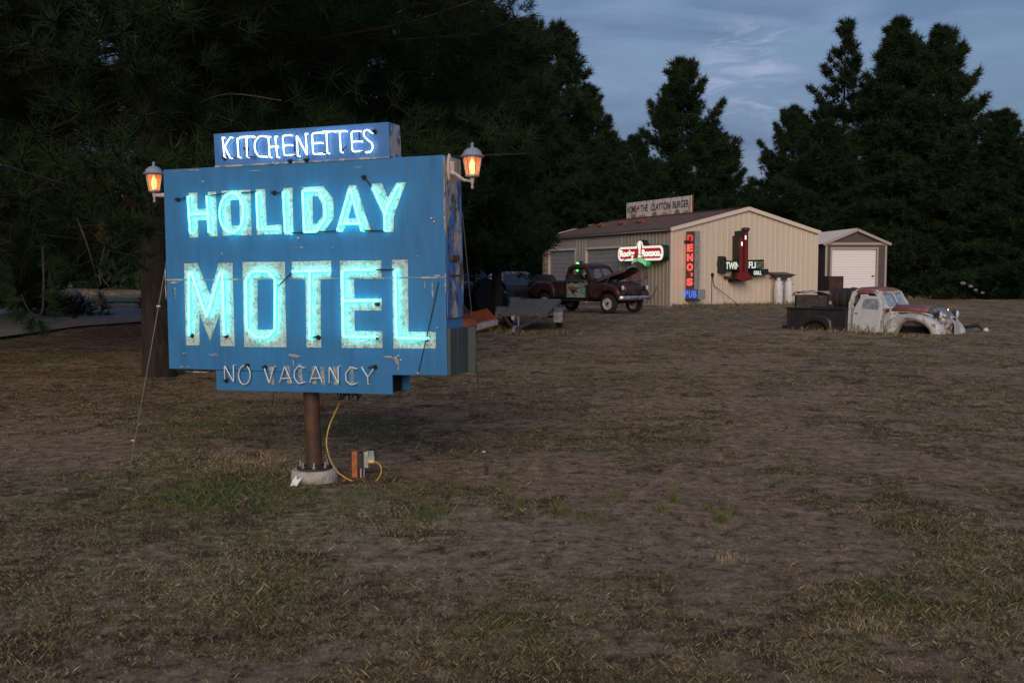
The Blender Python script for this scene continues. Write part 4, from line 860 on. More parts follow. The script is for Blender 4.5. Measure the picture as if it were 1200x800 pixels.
# outer edge at y=-pj ; x range from the grey face
gx0, zt = G(814.5, 270.5, -pj-.05); gx1 = G(820.6, 270, -pj-.05)[0]; zb0 = G(814.5, 339, -pj-.05)[1]; zb1 = G(814.5, 350.5, -pj-.05)[1]
cx_ = (gx0+gx1)/2-dn_x; tk = gx1-gx0
boxm = mat('pub sign grey side', (.34, .34, .35), .5, .3, col2=(.24, .25, .26), scale=8)
MB().box((cx_, -pj/2-.05, (zt+zb0)/2), (tk, pj, zt-zb0)).build('sign_box', boxm, dn, bevel=.01)
MB().box((cx_-tk/2-.004, -pj/2-.05, (zt+zb0)/2), (.006, pj-.03, zt-zb0-.03)).build('letter_panel', mat('pub sign dark panel', (.15, .06, .06), .6, col2=(.10, .07, .07), scale=5), dn)
hL = (zt-zb0)/6.05
for k, ch in enumerate("DENO'S"):
    me = lettering(ch, pj*(.66 if ch != "'" else .14), hL*(.78 if ch != "'" else .36), (0 if ch != "'" else pj*.22), 0, 0, .02, .045)
    me.transform(Matrix.Rotation(-math.pi/2, 4, 'Z')); zc_ = zt-.10-hL*(k+.5 if k < 4 else (4.28 if k == 4 else 5.05)); me.transform(Matrix.Translation((cx_-tk/2-.009, -pj/2-.05, zc_)))
    MB().mesh(me).build('letter', reddim if k == 0 else redneon, dn)
pw = G(825, 345, -pj-.25)[0]
MB().box((cx_+.06, -pj/2-.12, (zb0+zb1)/2), (tk+.10, pj+.42, zb0-zb1)).build('pub_box', boxm, dn, bevel=.01)
MB().box((cx_-tk/2+.004, -pj/2-.12, (zb0+zb1)/2), (.008, pj+.38, zb0-zb1-.03)).build('pub_panel', bluedark, dn)
for k, ch in enumerate('PUB'):
    me = lettering(ch, .25, (zb0-zb1)*.72, 0, 0, 0, .02, .02); me.transform(Matrix.Rotation(-math.pi/2, 4, 'Z')); me.transform(Matrix.Translation((cx_-tk/2-.002, -pj/2-.12+(.32-.32*k), (zb0+zb1)/2)))
    MB().mesh(me).build('letter', blueneon, dn)
MB().tube([(cx_-tk/2-.02, -.02, zt-.45), (cx_-tk/2-.02, -.45, zt-.45)], .07, 10).build('bracket', rust, dn); MB().box((cx_, -.4, zb1-.05), (tk, .8, .05)).build('bracket', rust, dn); MB().box((cx_, -.03, (zt+zb0)/2), (.06, .05, zt-zb0)).build('wall_rail', rust, dn)

# red tower sign with dark letter boxes
tw = empty('tower_sign', 'dark sign with a red skyscraper shape in front of white letters on the gable', 'sign', GF.w(GF.hit(870, 310, -.55)[0], 0, GF.hit(870, 312, -.55)[1]), DY)
tx0, tz0 = GF.hit(870, 310, -.55)[0], GF.hit(870, 312, -.55)[1]
def TQ(px, py, y=-.5): x, z = GF.hit(px, py, y); return x-tx0, z-tz0
def tplate(pts, y0, y1, mt, nm, bev=.0, yy=None): return MB().mesh(plate([[TQ(px, py, y1 if yy is None else yy) for px, py in pts]], y1, y0, bev)).build(nm, mt, tw)
blk = mat('sign can near black', (.014, .017, .016), .5); tred = mat('tower dark red', (.20, .012, .02), .45, col2=(.13, .01, .015), scale=5); tred2 = mat('tower base red', (.15, .014, .014), .45)
tplate([(848.5, 305.5), (895.5, 304), (895.3, 314.5), (848.5, 317)], -.0, -.42, blk, 'letter_box', .01)
tplate([(848, 300), (851, 301), (852, 305), (850.5, 311), (851.5, 317), (850.5, 321), (847, 319)], -.0, -.44, blk, 'end_ornament', .01)
tplate([(882.5, 316.5), (900.5, 315), (901.5, 321.5), (882.5, 323.5)], -.0, -.46, blk, 'lower_letter_box', .01)
tplate([(868, 276), (872, 275.5), (872.8, 330), (862, 330), (867.5, 319)], -.0, -.60, blk, 'tower_can', .01)
tplate([(867.3, 278.5), (871.3, 277.5), (871.8, 319), (867.0, 320)], -.601, -.63, tred, 'tower_shaft')
tplate([(872.2, 270.5), (877.0, 269.5), (876.8, 319), (872.4, 319)], -.0, -.70, blk, 'tower_can')
tplate([(872.6, 272.5), (876.6, 271.5), (876.6, 318), (872.8, 319)], -.701, -.73, tred2, 'tower_shaft')
tplate([(867.3, 319.5), (876.5, 318), (879.5, 322), (883, 327), (873, 330), (864.5, 327), (866, 322)], -.50, -.78, tred2, 'tower_base', .015)
m = MB().lathe([(.16, 0), (.19, .06), (.19, .13), (.13, .17)], 16); x, z = TQ(874.5, 270.5, -.65); m.build('tower_top', mat('dark maroon cap', (.05, .012, .015), .5), tw, loc=(x, -.6, z-.02))
for (a, b_, c, d_) in ((873.3, 276, 874.6, 280.5), (869.0, 283.5, 870.2, 288)):
    tplate([(a, b_), (c, b_), (c, d_), (a, d_)], -.731, -.745, mat('lit window', (.8, .8, .8), .4, emit=(1, .95, .95), estr=.8), 'lit_window')
tl = mat('sign letters greenish white', (.55, .62, .55), .5, emit=(.8, 1, .85), estr=.22)  # these letters carry a weak emission of their own
tdim = mat('sign letters dim', (.20, .24, .22), .5)
def tword(txt, p0, p1, mt, y, bold=.03):
    (xa_, za_), (xb_, zb2) = TQ(p0[0], p0[1], y), TQ(p1[0], p1[1], y)
    MB().mesh(lettering(txt, xb_-xa_, za_-zb2, (xa_+xb_)/2, (za_+zb2)/2, y, .01, bold)).build('lettering', mt, tw)
tword('TWIN', (850.5, 307), (866.3, 315.5), tl, -.422); tword('FLI', (877.5, 306.6), (885.5, 314.2), tl, -.422); tword('GHT', (886, 306.4), (894.5, 314), tdim, -.422)
tword('GRILL', (883.2, 317.3), (892.5, 322), tl, -.462)
x, z = TQ(856, 325, -.2); MB().box((x, -.1, z), (.45, .2, .12)).build('bracket', rust, tw); x, z = TQ(845, 309, -.2); MB().box((x, -.1, z), (.2, .2, .2)).build('bracket', rust, tw)
# service cable down the gable
sc_x, sc_z = GF.hit(834.5, 322, -.03); scb = empty('wall_cable', 'thin dark cable and socket on the gable right of the pub sign', 'cable', GF.w(sc_x, 0, 0), DY)
MB().tube([(0, -.04, sc_z), (-.02, -.045, sc_z*.6), (.0, -.04, .02)], .014, 6).tube([(0, -.04, sc_z), (.1, -.07, sc_z-.5), (.5, -.3, .55), (1.0, -.7, .02)], .016, 6).build('cable', black, scb)
MB().box((0, -.05, sc_z), (.12, .09, .16)).build('socket', black, scb, bevel=.01)

# gas cylinders with a small roof on the gable wall
gc = GF.hit(912.3, 345, -.55)[0]; g2_ = GF.hit(924.3, 345, -.55)[0]
gz_ = mat('gas cylinder white', (.66, .67, .70), .4, col2=(.55, .55, .56), scale=5)
for k, (gx, lb_) in enumerate(((gc, 'left of two white gas cylinders against the gable'), (g2_, 'right of two white gas cylinders, nearer the shed corner'))):
    e_ = empty('gas_cylinder', lb_, 'gas cylinder', GF.w(gx, -.55, 0), DY, 'gas cylinders')
    r_ = .205; MB().lathe([(.0, .02), (r_*.8, .02), (r_, .08), (r_, .95), (r_*.93, 1.04), (r_*.7, 1.11), (r_*.35, 1.15), (.0, 1.16)], 24, cap=False).build('tank', gz_, e_, smooth=50)
    m = MB().lathe([(r_*.42, 1.12), (r_*.42, 1.26)], 16, cap=False); m.build('collar', gz_, e_, solid=.008)
    MB().tube([(0, 0, 1.14), (0, 0, 1.24)], .03, 8).tube([(0, 0, 1.22), (.12 if k == 0 else -.12, .2, 1.28)], .012, 6).build('valve', mat('brass', (.3, .2, .08), .4, .8), e_)
    MB().mesh(lettering('LP', .12, .05, .03, .98, -r_-.002, .003, .01)).build('stencil', black, e_)
hd = empty('cylinder_hood', 'small sloping brown sheet roof above the two gas cylinders', 'cover', GF.w((gc+g2_)/2, 0, 0), DY)
MB().add([(-.52, -.03, 1.52), (.5, -.03, 1.52), (.62, -.66, 1.40), (-.62, -.60, 1.42), (-.3, -.45, 1.24), (.3, -.42, 1.22)], [(0, 1, 2, 3), (3, 2, 5, 4)]).build('hood', mat('brown sheet', (.10, .075, .07), .7), hd, solid=.02)
MB().bar((-.4, -.02, 1.2), (-.4, -.5, 1.42), .03, .03).bar((.4, -.02, 1.2), (.4, -.5, 1.42), .03, .03).build('bracket', rust, hd)

# ------------------------------------------------------------------ the small shed
D2 = 50.0; q0 = atd(966.5, 322, D2); q1 = atd(1040, 322, D2); W2 = q1.x-q0.x; ev2 = atd(1000, 286, D2).z; pk2 = atd(1003.5, 270, D2).z; L2 = 8.5
s2 = empty('storage_shed', 'small charcoal shed with grey trim and white roller door', 'shed', (q0.x, D2, 0), R(3.0))
def sx(px): return atd(px, 322, D2).x-q0.x
da, db, dzt = sx(974.5), sx(1028), atd(1000, 292, D2).z
m = MB(); m.add([(0, 0, 0), (da, 0, 0), (da, 0, ev2), (0, 0, ev2), (db, 0, 0), (W2, 0, 0), (W2, 0, ev2), (db, 0, ev2), (da, 0, dzt), (db, 0, dzt), (W2/2, 0, pk2),
       (0, L2, 0), (0, L2, ev2), (W2, L2, 0), (W2, L2, ev2), (W2/2, L2, pk2)], [(0, 1, 2, 3), (4, 5, 6, 7), (8, 9, 7, 2), (3, 6, 10), (0, 3, 12, 11), (5, 13, 14, 6), (11, 12, 15, 14, 13)])
m.build('wall', char, s2)
m = MB(); n = 22
for k in range(n):
    z0_, z1_ = dzt*k/n, dzt*(k+1)/n; m.add([(da, .07, z0_), (db, .07, z0_), (db, .07, z1_-.03), (da, .07, z1_-.03), (db, .045, z1_-.015), (da, .045, z1_-.015), (db, .07, z1_), (da, .07, z1_)], [(0, 1, 2, 3), (3, 2, 4, 5), (5, 4, 6, 7)])
rd = m.build('roller_door', whited, s2); MB().box((db-.14, .03, dzt*.50), (.12, .06, .06)).build('latch', rust, rd)
m = MB(); m.box((da-.04, -.02, dzt/2), (.09, .05, dzt)); m.box((db+.04, -.02, dzt/2), (.09, .05, dzt)); m.box(((da+db)/2, -.02, dzt+.05), (db-da+.16, .05, .10)); m.build('door_frame', greytrim, s2)
s2sl = (pk2-ev2)/(W2/2); OV = .16
m = MB(); m.box((.05, -.02, ev2/2), (.10, .05, ev2)); m.box((W2-.05, -.02, ev2/2), (.10, .05, ev2)); m.box((W2/2, -.03, ev2+.02), (W2+.1, .05, .12))
for sgn in (-1, 1): m.bar((W2/2, -OV-.01, pk2+.03), (W2/2+sgn*(W2/2+OV), -OV-.01, ev2-.02), .04, .13)
m.build('trim', greytrim, s2)
m = MB()
for sgn in (-1, 1):
    e0 = W2/2+sgn*(W2/2+OV); z0_ = ev2-OV*s2sl+.07; m.add([(W2/2, -OV, pk2+.1), (e0, -OV, z0_), (e0, L2+OV, z0_), (W2/2, L2+OV, pk2+.1)], [(0, 1, 2, 3)])
    for k in range(int(L2/.25)+1): m.bar((W2/2, k*.25, pk2+.11), (e0, k*.25, z0_+.01), .05, .03)
m.build('roof', greyroof, s2)
# earth mound and what lies on it, a pale distant house behind the trees
mv, mf = [], []; nx, ny = 70, 16
c0 = at(1052, 341); rs = np.random.RandomState(4)
for i_ in range(nx):
    for j_ in range(ny):
        u = i_/(nx-1); v = j_/(ny-1); x = -2.8+u*19; y = (v-.5)*7; prof_ = math.exp(-((x-.6)/3.2)**2)*1.05+.42*math.exp(-((x-7.5)/6)**2); edge = min(1, 4*u, 5*(1-u)); z = (prof_*edge*math.sin(math.pi*v)**1.0)*(.85+.35*float(fbm(np.array([x*.8]), np.array([y*.8]), 4, 3)[0]))-.04
        mv.append((x, y, z))
mf = [(i_*ny+j_, (i_+1)*ny+j_, (i_+1)*ny+j_+1, i_*ny+j_+1) for i_ in range(nx-1) for j_ in range(ny-1)]
MB().add(mv, mf).build('earth_mound', mat('reddish earth and dry weeds', (.12, .070, .042), .95, col2=(.085, .058, .035), scale=1.5, bump=1, bscale=6, col3=(.16, .12, .07)), None, smooth=60, loc=(c0.x, 54, 0))['kind'] = 'structure'
for k, (px, py, lb_) in enumerate(((1128.5, 332, 'white painted boulder, highest in the row on the far mound'), (1137.5, 335.5, 'white painted boulder, second down in the row on the far mound'), (1143.5, 340, 'white painted boulder, third down in the row on the far mound'), (1151.5, 343, 'small white painted boulder at the low end of the row'))):
    p = atd(px, py, 52.5-k*.4); rs_ = random.Random(k); m = MB(); r_ = .13-.012*k
    bm = bmesh.new(); bmesh.ops.create_icosphere(bm, subdivisions=2, radius=r_)
    for v in bm.verts: v.co *= .8+.4*rs_.random(); v.co.z *= .7
    me = bpy.data.meshes.new('w'); bm.to_mesh(me); bm.free(); o = m.mesh(me).build('white_boulder', mat('limewashed rock', (.22, .23, .21), .9, col2=(.12, .12, .11), scale=4), None, loc=p, smooth=40); tag(o, lb_, 'boulder', 'white boulders on the far mound')
hs = empty('distant_house', 'pale distant house glimpsed under the pines right of the small shed', 'house', atd(1062, 330, 74)*1, 0); hs.location.z = 0
MB().box((0, 0, 1.0), (3.6, 4, 2.0)).build('wall', mat('pale house wall', (.36, .36, .34), .8), hs)
MB().add([(-2, -2.3, 1.95), (2, -2.3, 1.95), (2, 2.3, 1.95), (-2, 2.3, 1.95), (-2, 0, 2.7), (2, 0, 2.7)], [(0, 1, 5, 4), (2, 3, 4, 5), (0, 4, 3), (1, 2, 5)]).build('roof', roofc, hs)
MB().box((-.7, -2.01, 1.1), (.9, .04, .8)).box((1.0, -2.01, .95), (.7, .04, 1.8)).build('window', glass, hs)
# pale boulders beyond the road, left
for (px, py, d, s_, lb_) in ((86, 339, 44, .50, 'larger pale boulder on the grass verge beyond the road'), (117, 342, 45, .36, 'smaller pale boulder right of the larger one beyond the road')):
    p = atd(px, py, d); rs_ = random.Random(int(px)); bm = bmesh.new(); bmesh.ops.create_icosphere(bm, subdivisions=3, radius=s_)
    for v in bm.verts: v.co *= .82+.25*rs_.random(); v.co.x *= .8
    me = bpy.data.meshes.new('w'); bm.to_mesh(me); bm.free(); o = MB().mesh(me).build('pale_boulder', mat('tan rock', (.26, .22, .18), .9, col2=(.18, .15, .13), scale=3), None, loc=(p.x, p.y, s_*.6), smooth=50); tag(o, lb_, 'boulder', 'boulders beyond the road')
# ------------------------------------------------------------------ vehicles and junk
tyre_m = mat('old tyre', (.02, .019, .018), .85, bump=.2); wwall = mat('wheel white', (.55, .54, .52), .5, col2=(.25, .22, .2), scale=14)
def wheel(parent, x, y, z, r, wd, side=-1, rim=wwall):
    """wheel with its axle along y; side = -1 faces the viewer's side"""
    m = MB().lathe([(r*.60, -wd/2), (r*.86, -wd/2), (r*.97, -wd*.36), (r, -wd*.15), (r, wd*.15), (r*.97, wd*.36), (r*.86, wd/2), (r*.60, wd/2)], 28, (0, 0, 0), 'Y', cap=False)
    t_ = m.build('tyre', tyre_m, None, smooth=40)
    rm = MB().lathe([(r*.62, side*wd*.5), (r*.60, side*wd*.40), (r*.52, side*wd*.30), (r*.40, side*wd*.34), (r*.24, side*wd*.42), (0.0, side*wd*.46)], 24, (0, 0, 0), 'Y', cap=False)
    rm.lathe([(r*.62, -side*wd*.4), (0, -side*wd*.3)], 20, (0, 0, 0), 'Y', cap=False)
    w_ = rm.build('rim', rim, None, smooth=40)
    hub = MB().lathe([(r*.18, side*wd*.44), (r*.16, side*wd*.56), (0, side*wd*.60)], 14, (0, 0, 0), 'Y', cap=False).build('hub_cap', chrome, None, smooth=40)
    ax = MB().tube([(0, -wd*.3, 0), (0, wd*.3, 0)], r*.1, 8).build('wheel', rust, parent, loc=(x, y, z))
    for o in (t_, w_, hub): o.parent = ax
    return ax
def sec(x, hw, zb, zt, p=2.6, n=20, crown=.0):
    """superellipse half-ish section in the yz plane"""
    r_ = []
    for k in range(n):
        a = 2*math.pi*k/n; c, s_ = math.cos(a), math.sin(a); yy = hw*abs(c)**(2/p)*(1 if c > 0 else -1); zz = (abs(s_)**(2/p))*(1 if s_ > 0 else -1)
        r_.append((x, yy, (zb+zt)/2+(zt-zb)/2*zz))
    return r_
def arcp(cx, cz, r, a0, a1, n=12, sx=1.0, sz=1.0): return [(cx+sx*r*math.cos(R(a0+(a1-a0)*k/n)), cz+sz*r*math.sin(R(a0+(a1-a0)*k/n))) for k in range(n+1)]
def cab(parent, x0, x1, zb, zbelt, zr, w2, body, roofmat, rake=.32, backrake=.05, doors=True, glassmat=glass, far_door=True, nm='cab'):
    """1940s cab: floor to belt panels, pillars, domed roof; x0 rear, x1 cowl; open windows with glass"""
    xr = x1-rake; y = w2; m = MB()
    # side panels with a real window opening, leaning inwards above the belt
    wn = [(x0+.16, zbelt+.02), (xr+.02+.10, zbelt+.02)]+[(xr+.08, zbelt+.12), (xr-.08, zr-.24), (xr-.18, zr-.16)]+[(x0+.26, zr-.16), (x0+.16, zr-.26)]
    outl = [(x0, zb), (x1, zb), (x1, zbelt+.0), (x1-.05, zbelt+.04), (xr-.02, zr-.12), (xr-.12, zr-.04), (x0+.22, zr-.04), (x0+.08, zr-.14), (x0+.01, zbelt+.1)]
    for sgn in (-1, 1):
        me = plate([outl, wn], -.02, .02, .008)
        for v in me.vertices:
            k = max(0, v.co.z-zbelt); v.co.y = sgn*(y-k*.22-.02)+v.co.y
        m.mesh(me)
    # back panel with small window, cowl, floor
    me = plate([[(-y+.03, zb), (y-.03, zb), (y-.03, zbelt), (y-.14, zr-.1), (-y+.14, zr-.1), (-y+.03, zbelt)], [(-.42, zbelt+.08), (.42, zbelt+.08), (.40, zr-.2), (-.40, zr-.2)]], -.02, .02, .008, 'YZ')
    for v in me.vertices: v.co.x += x0+.02+max(0, v.co.z-zbelt)*.12
    m.mesh(me)
    m.box(((x0+x1)/2, 0, zb+.06), (x1-x0-.05, 2*y-.08, .08)); m.box((x1-.03, 0, (zb+zbelt)/2), (.05, 2*y-.08, zbelt-zb))
    # windscreen frame: two raked panes with centre post
    yt = y-.10; zt_ = zr-.12
    for sgn in (-1, 1): m.bar((x1-.03, sgn*(y-.05), zbelt), (xr-.02, sgn*(yt-.03), zt_), .05, .05)
    m.bar((x1+.01, 0, zbelt), (xr+.02, 0, zt_), .035, .03); m.bar((x1-.01, -y+.06, zbelt+.015), (x1-.01, y-.06, zbelt+.015), .06, .07)
    m.bar((xr-.01, -yt+.04, zt_+.0), (xr-.01, yt-.04, zt_+.0), .05, .06)
    m.build(nm, body, parent, smooth=35)
    for sgn in (-1, 1):                                   # shut lines and drip rail
        for k, (a, b_) in enumerate((((x0+.13, zb+.04), (x0+.13, zbelt)), ((xr+.16, zb+.04), (xr+.16, zbelt-.02)), ((x0+.13, zb+.04), (xr+.16, zb+.04)))): MB().bar((a[0], sgn*(y+.0015), a[1]), (b_[0], sgn*(y+.0015), b_[1]), .006, .012).build('shut_line', dark, parent)
        MB().tube([(x0+.10, sgn*(y-.13), zr-.12), (x0+.25, sgn*(y-.145), zr-.045), ((x0+xr)/2, sgn*(y-.15), zr-.03), (xr-.12, sgn*(y-.145), zr-.05)], .014, 6).build('drip_rail', roofmat, parent, smooth=60)
    # domed roof
    rings = []
    for (f, h_, ins) in ((0, 0, 0), (.05, .055, .0), (.16, .10, .02), (.35, .13, .05), (.6, .15, .1)):
        pass
    L_ = (xr-.0)-(x0+.05); cx = (x0+.05+xr)/2; rg = []
    for (s_, h_) in ((1.03, -.11), (1.04, -.06), (1.0, -.005), (.90, .035), (.70, .062), (.4, .075), (.12, .08)):
        rg.append([(cx+(L_/2)*s_*abs(math.cos(a))**(.55)*(1 if math.cos(a) > 0 else -1), (y-.09)*s_*abs(math.sin(a))**(.5)*(1 if math.sin(a) > 0 else -1), zr-.05+h_) for a in [2*math.pi*k/28+.01 for k in range(28)]])
    MB().loft(rg, cap=True).build('roof', roofmat, parent, smooth=50)
    # glass
    m = MB()
    for sgn in (-1, 1):
        m.add([(x1-.04, sgn*.02, zbelt+.03), (x1-.06, sgn*(y-.08), zbelt+.03), (xr-.03, sgn*(yt-.05), zt_-.03), (xr-.01, sgn*.02, zt_-.03)], [(0, 1, 2, 3)])
    m.build('windscreen', glassmat, parent)
    m = MB(); m.add([(x0+.03, -.42, zbelt+.08), (x0+.03, .42, zbelt+.08), (x0+.07, .40, zr-.2), (x0+.07, -.40, zr-.2)], [(0, 1, 2, 3)]); m.build('rear_window', glass, parent)
    MB().box((x0+.28, 0, zb+.42), (.42, 2*y-.2, .16)).box((x0+.14, 0, zb+.68), (.14, 2*y-.2, .44)).build('seat', mat('old seat', (.05, .035, .03), .9), parent, bevel=.03)
    st = MB().lathe([(0, 0)], 3) if False else MB()
    st.tube([(x1-.42+.19*math.sin(2*math.pi*k/20)*.4, .36 + .19*math.cos(2*math.pi*k/20), zbelt-.02+.19*math.sin(2*math.pi*k/20)*.9) for k in range(20)], .014, 6, closed=True); st.build('steering_wheel', black, parent, smooth=60)
def fender(parent, pts, y0, y1, mt, nm='fender', bev=.09):
    return MB().mesh(plate([pts], y0, y1, bev)).build(nm, mt, parent, smooth=60)
def headlight(parent, x, y, z, r, mt, bowl=True, lit=False):
    m = MB().lathe([(.01, -r*1.9), (r*.5, -r*1.6), (r*.85, -r*.9), (r*1.0, -.02), (r*1.02, 0)], 18, (0, 0, 0), 'X', cap=False); h = m.build('headlight', mt, parent, loc=(x, y, z), smooth=60)
    MB().lathe([(r*1.03, -.012), (r*1.06, .008), (r*.92, .016)], 18, (0, 0, 0), 'X', cap=False).build('ring', chrome, h, smooth=50)
    MB().lathe([(r*.93, .008), (r*.6, .025), (.0, .035)], 18, (0, 0, 0), 'X', cap=False).build('lens', mat('headlight lens', (.62, .64, .66), .08, spec=.9), h, smooth=60)
    return h

# --- maroon pickup with its bonnet up, x forward, wheels at y = -+.75 (right side of the truck, -y, faces the viewer's left)
ph = R(44); fw_ = at(713.5, 367.5)                       # foot of the near front wheel
# heading (forward) = (cos, -sin); near side is the truck's right (-y local after rotation)
rzT = -ph
def origin_for(p, lx, ly, rz): v = Matrix.Rotation(rz, 3, 'Z')@Vector((lx, ly, 0)); return (p.x-v.x, p.y-v.y, 0)
mp_ = empty('maroon_pickup', 'maroon 1940s pickup with raised bonnet and turquoise door by the shed', 'pickup truck', origin_for(fw_, 1.45, -.75, rzT), rzT)
fx, rx, wr = 1.45, -1.60, .36
for (x, y, sd) in ((fx, -.75, -1), (rx, -.75, -1), (fx, .75, 1), (rx, .75, 1)): wheel(mp_, x, y, wr, wr, .18, sd)
# chassis
MB().box((0, -.4, .47), (4.2, .08, .12)).box((0, .4, .47), (4.2, .08, .12)).box((fx, 0, .40), (.10, 1.4, .10)).box((rx, 0, .38), (.12, 1.4, .12)).box((rx, 0, .38), (.3, .3, .28)).build('chassis', black, mp_)
cab(mp_, -.62, .68, .52, 1.22, 1.80, .80, maroon, maroon, .30)
# front fenders with wheel arches
def ff(sgn):
    y0, y1 = (-.93, -.50) if sgn < 0 else (.50, .93)
    P = [(.60, .55), (.62, .98), (.80, 1.08), (1.2, 1.11), (1.62, 1.06), (1.92, .93), (2.04, .75), (2.03, .60), (1.92, .56)]+arcp(fx, .36, .46, 25, 155, 12)+[(.95, .50)]
    fender(mp_, P, y0, y1, maroon)
ff(-1); ff(1)
for sgn in (-1, 1):
    P = [(-2.35, .62), (-2.36, .86), (-2.22, 1.05), (-1.95, 1.14), (-1.5, 1.15), (-1.2, 1.06), (-1.06, .86), (-1.02, .60), (-1.06, .54)]+arcp(rx, .36, .45, 25, 155, 12)+[(-2.2, .58)]
    y0, y1 = (-.93, -.70) if sgn < 0 else (.70, .93); fender(mp_, P, y0, y1, maroon, 'rear_fender', .08)
    MB().box((-.2, sgn*.82, .46), (1.75, .22, .05)).build('running_board', maroon, mp_, bevel=.015)
# bed
m = MB(); m.box((-1.60, -.68, .86), (1.80, .04, .50)); m.box((-1.60, .68, .86), (1.80, .04, .50)); m.box((-.72, 0, .86), (.04, 1.36, .50)); m.box((-2.49, 0, .84), (.04, 1.36, .46)); m.box((-1.6, 0, .66), (1.8, 1.36, .05))
m.tube([(-2.5, -.70, 1.12), (-.70, -.70, 1.12)], .035, 8); m.tube([(-2.5, .70, 1.12), (-.70, .70, 1.12)], .035, 8)
for k in range(4): m.box((-.85-.5*k, -.705, .88), (.05, .03, .44))
m.build('bed', maroon, mp_, bevel=.006)
MB().box((-1.5, .1, 1.14), (1.3, .08, .04)).box((-1.3, -.2, 1.16), (1.0, .14, .04), (0, .03, .1)).build('plank', mat('dark plank', (.08, .07, .06), .9), mp_)
# engine bay, cowl, grille, lights, bumper
MB().box((1.2, 0, .85), (1.0, .86, .30)).box((1.15, 0, 1.02), (.7, .34, .22)).lathe([(.13, 0), (.13, .09), (.03, .1)], 14, (1.1, 0, 1.14)).build('engine', mat('engine dark', (.02, .03, .03), .6, col2=(.05, .10, .10), scale=8), mp_)
gl_ = [sec(1.70, .60, .66, 1.10, 3), sec(1.86, .58, .66, 1.12, 3), sec(2.00, .54, .66, 1.06, 3), sec(2.05, .48, .68, 1.0, 3)]
MB().loft(gl_).build('front_panel', maroon, mp_, smooth=50)
m = MB()
for k in range(5): m.tube([(2.03-.005*abs(q), q*.105, .72+.052*k+.0) for q in (-5, -3, 0, 3, 5)], .014, 6)
m.build('grille', mat('tarnished grille', (.16, .15, .14), .4, .7), mp_, smooth=60)
MB().loft([sec(1.55, .46, .95, 1.16, 3), sec(1.85, .44, .92, 1.18, 2.6), sec(2.02, .36, .95, 1.12, 2.4)]).build('nose_panel', maroon, mp_, smooth=50)
for sgn in (-1, 1): headlight(mp_, 2.06, sgn*.72, .93, .095, maroon)
m = MB()
pts = [(2.02, -.92, .56), (2.16, -.80, .56), (2.22, -.4, .56), (2.23, 0, .56), (2.22, .4, .56), (2.16, .80, .56), (2.02, .92, .56)]
m.loft([[(p[0]-.0, p[1], .50), (p[0]+.03, p[1], .53), (p[0]+.03, p[1], .61), (p[0], p[1], .65), (p[0]-.02, p[1], .62), (p[0]-.02, p[1], .52)] for p in pts]); m.build('bumper', mat('rusty chrome', (.55, .54, .53), .3, .8, col2=(.16, .09, .06), scale=12, thr=(.5, .58)), mp_, smooth=50)
# raised bonnet, hinged at the cowl
hb = MB(); nx_ = 7
for k in range(nx_):
    u = k/(nx_-1); x = .64+1.25*u*.90; z = 1.20+.46*u+.04*math.sin(math.pi*u); wd_ = .62-.13*u-.08*u*u
    hb.v += []
rings = []
for k in range(nx_):
    u = k/(nx_-1); x = .62+1.30*u; z = 1.20+.48*u; wd_ = .62-.10*u-.12*u**3
    rings.append([(x+.05*math.sin(math.pi*q/8)*u, -wd_*math.cos(math.pi*q/8), z-.13+.20*math.sin(math.pi*q/8)**.7-(.04*u)) for q in range(9)])
vs = [p for r_ in rings for p in r_]; fs = [(i*9+j, i*9+j+1, (i+1)*9+j+1, (i+1)*9+j) for i in range(nx_-1) for j in range(8)]
MB().add(vs, fs).build('bonnet', mat('bonnet dull maroon', (.12, .07, .07), .5, col2=(.07, .03, .03), scale=4, thr=(.4, .6)), mp_, smooth=60, solid=.02)
MB().tube([(1.93, -.36, 1.60), (1.97, -.2, 1.68), (1.98, 0, 1.70), (1.97, .2, 1.68), (1.93, .36, 1.60)], .022, 8).build('bonnet_trim', chrome, mp_, smooth=60)
MB().bar((1.0, -.45, 1.05), (1.35, -.48, 1.38), .02, .02).build('bonnet_stay', silver, mp_)
# near door, turquoise with painted arrow
MB().mesh(plate([[(-.50, .56), (.40, .56), (.42, 1.20), (-.50, 1.20)]], -.838, -.815, .01)).build('door', turq, mp_)
dr = [o for o in mp_.children if o.name.startswith('door')][0]; dr['label'] = 'turquoise door with a red and black arrow'
MB().mesh(plate([[(-.42, .98), (.30, .92), (.02, .86), (-.38, .84)]], -.845, -.84)).build('red_arrow', mat('arrow red', (.28, .07, .05), .6), dr)
MB().mesh(plate([[(-.35, .86), (-.02, .84), (.05, .76), (-.10, .78), (-.16, .66), (-.24, .76)]], -.846, -.841)).build('black_arrow', mat('arrow black', (.02, .02, .03), .6), dr)
MB().mesh(plate([[(-.48, 1.19), (.40, 1.19), (.35, 1.12), (.15, 1.14), (-.05, 1.06), (-.25, 1.12), (-.45, 1.05)]], -.845, -.84)).build('dark_paint_patch', mat('dark teal patch', (.015, .035, .05), .5), dr)
MB().tube([(-.44, -.86, 1.10), (-.32, -.86, 1.10)], .012, 6).build('handle', chrome, dr)
MB().tube([(.46, -.83, 1.26), (.50, -1.0, 1.34)], .01, 6).lathe([(.07, -.01), (.075, .0), (.0, .012)], 12, (.50, -1.02, 1.38), 'X').build('mirror', chrome, mp_)
MB().mesh(plate([[(.44, 1.0), (.60, 1.02), (.60, 1.12), (.46, 1.18)]], -.945, -.93)).build('side_badge', silver, mp_)

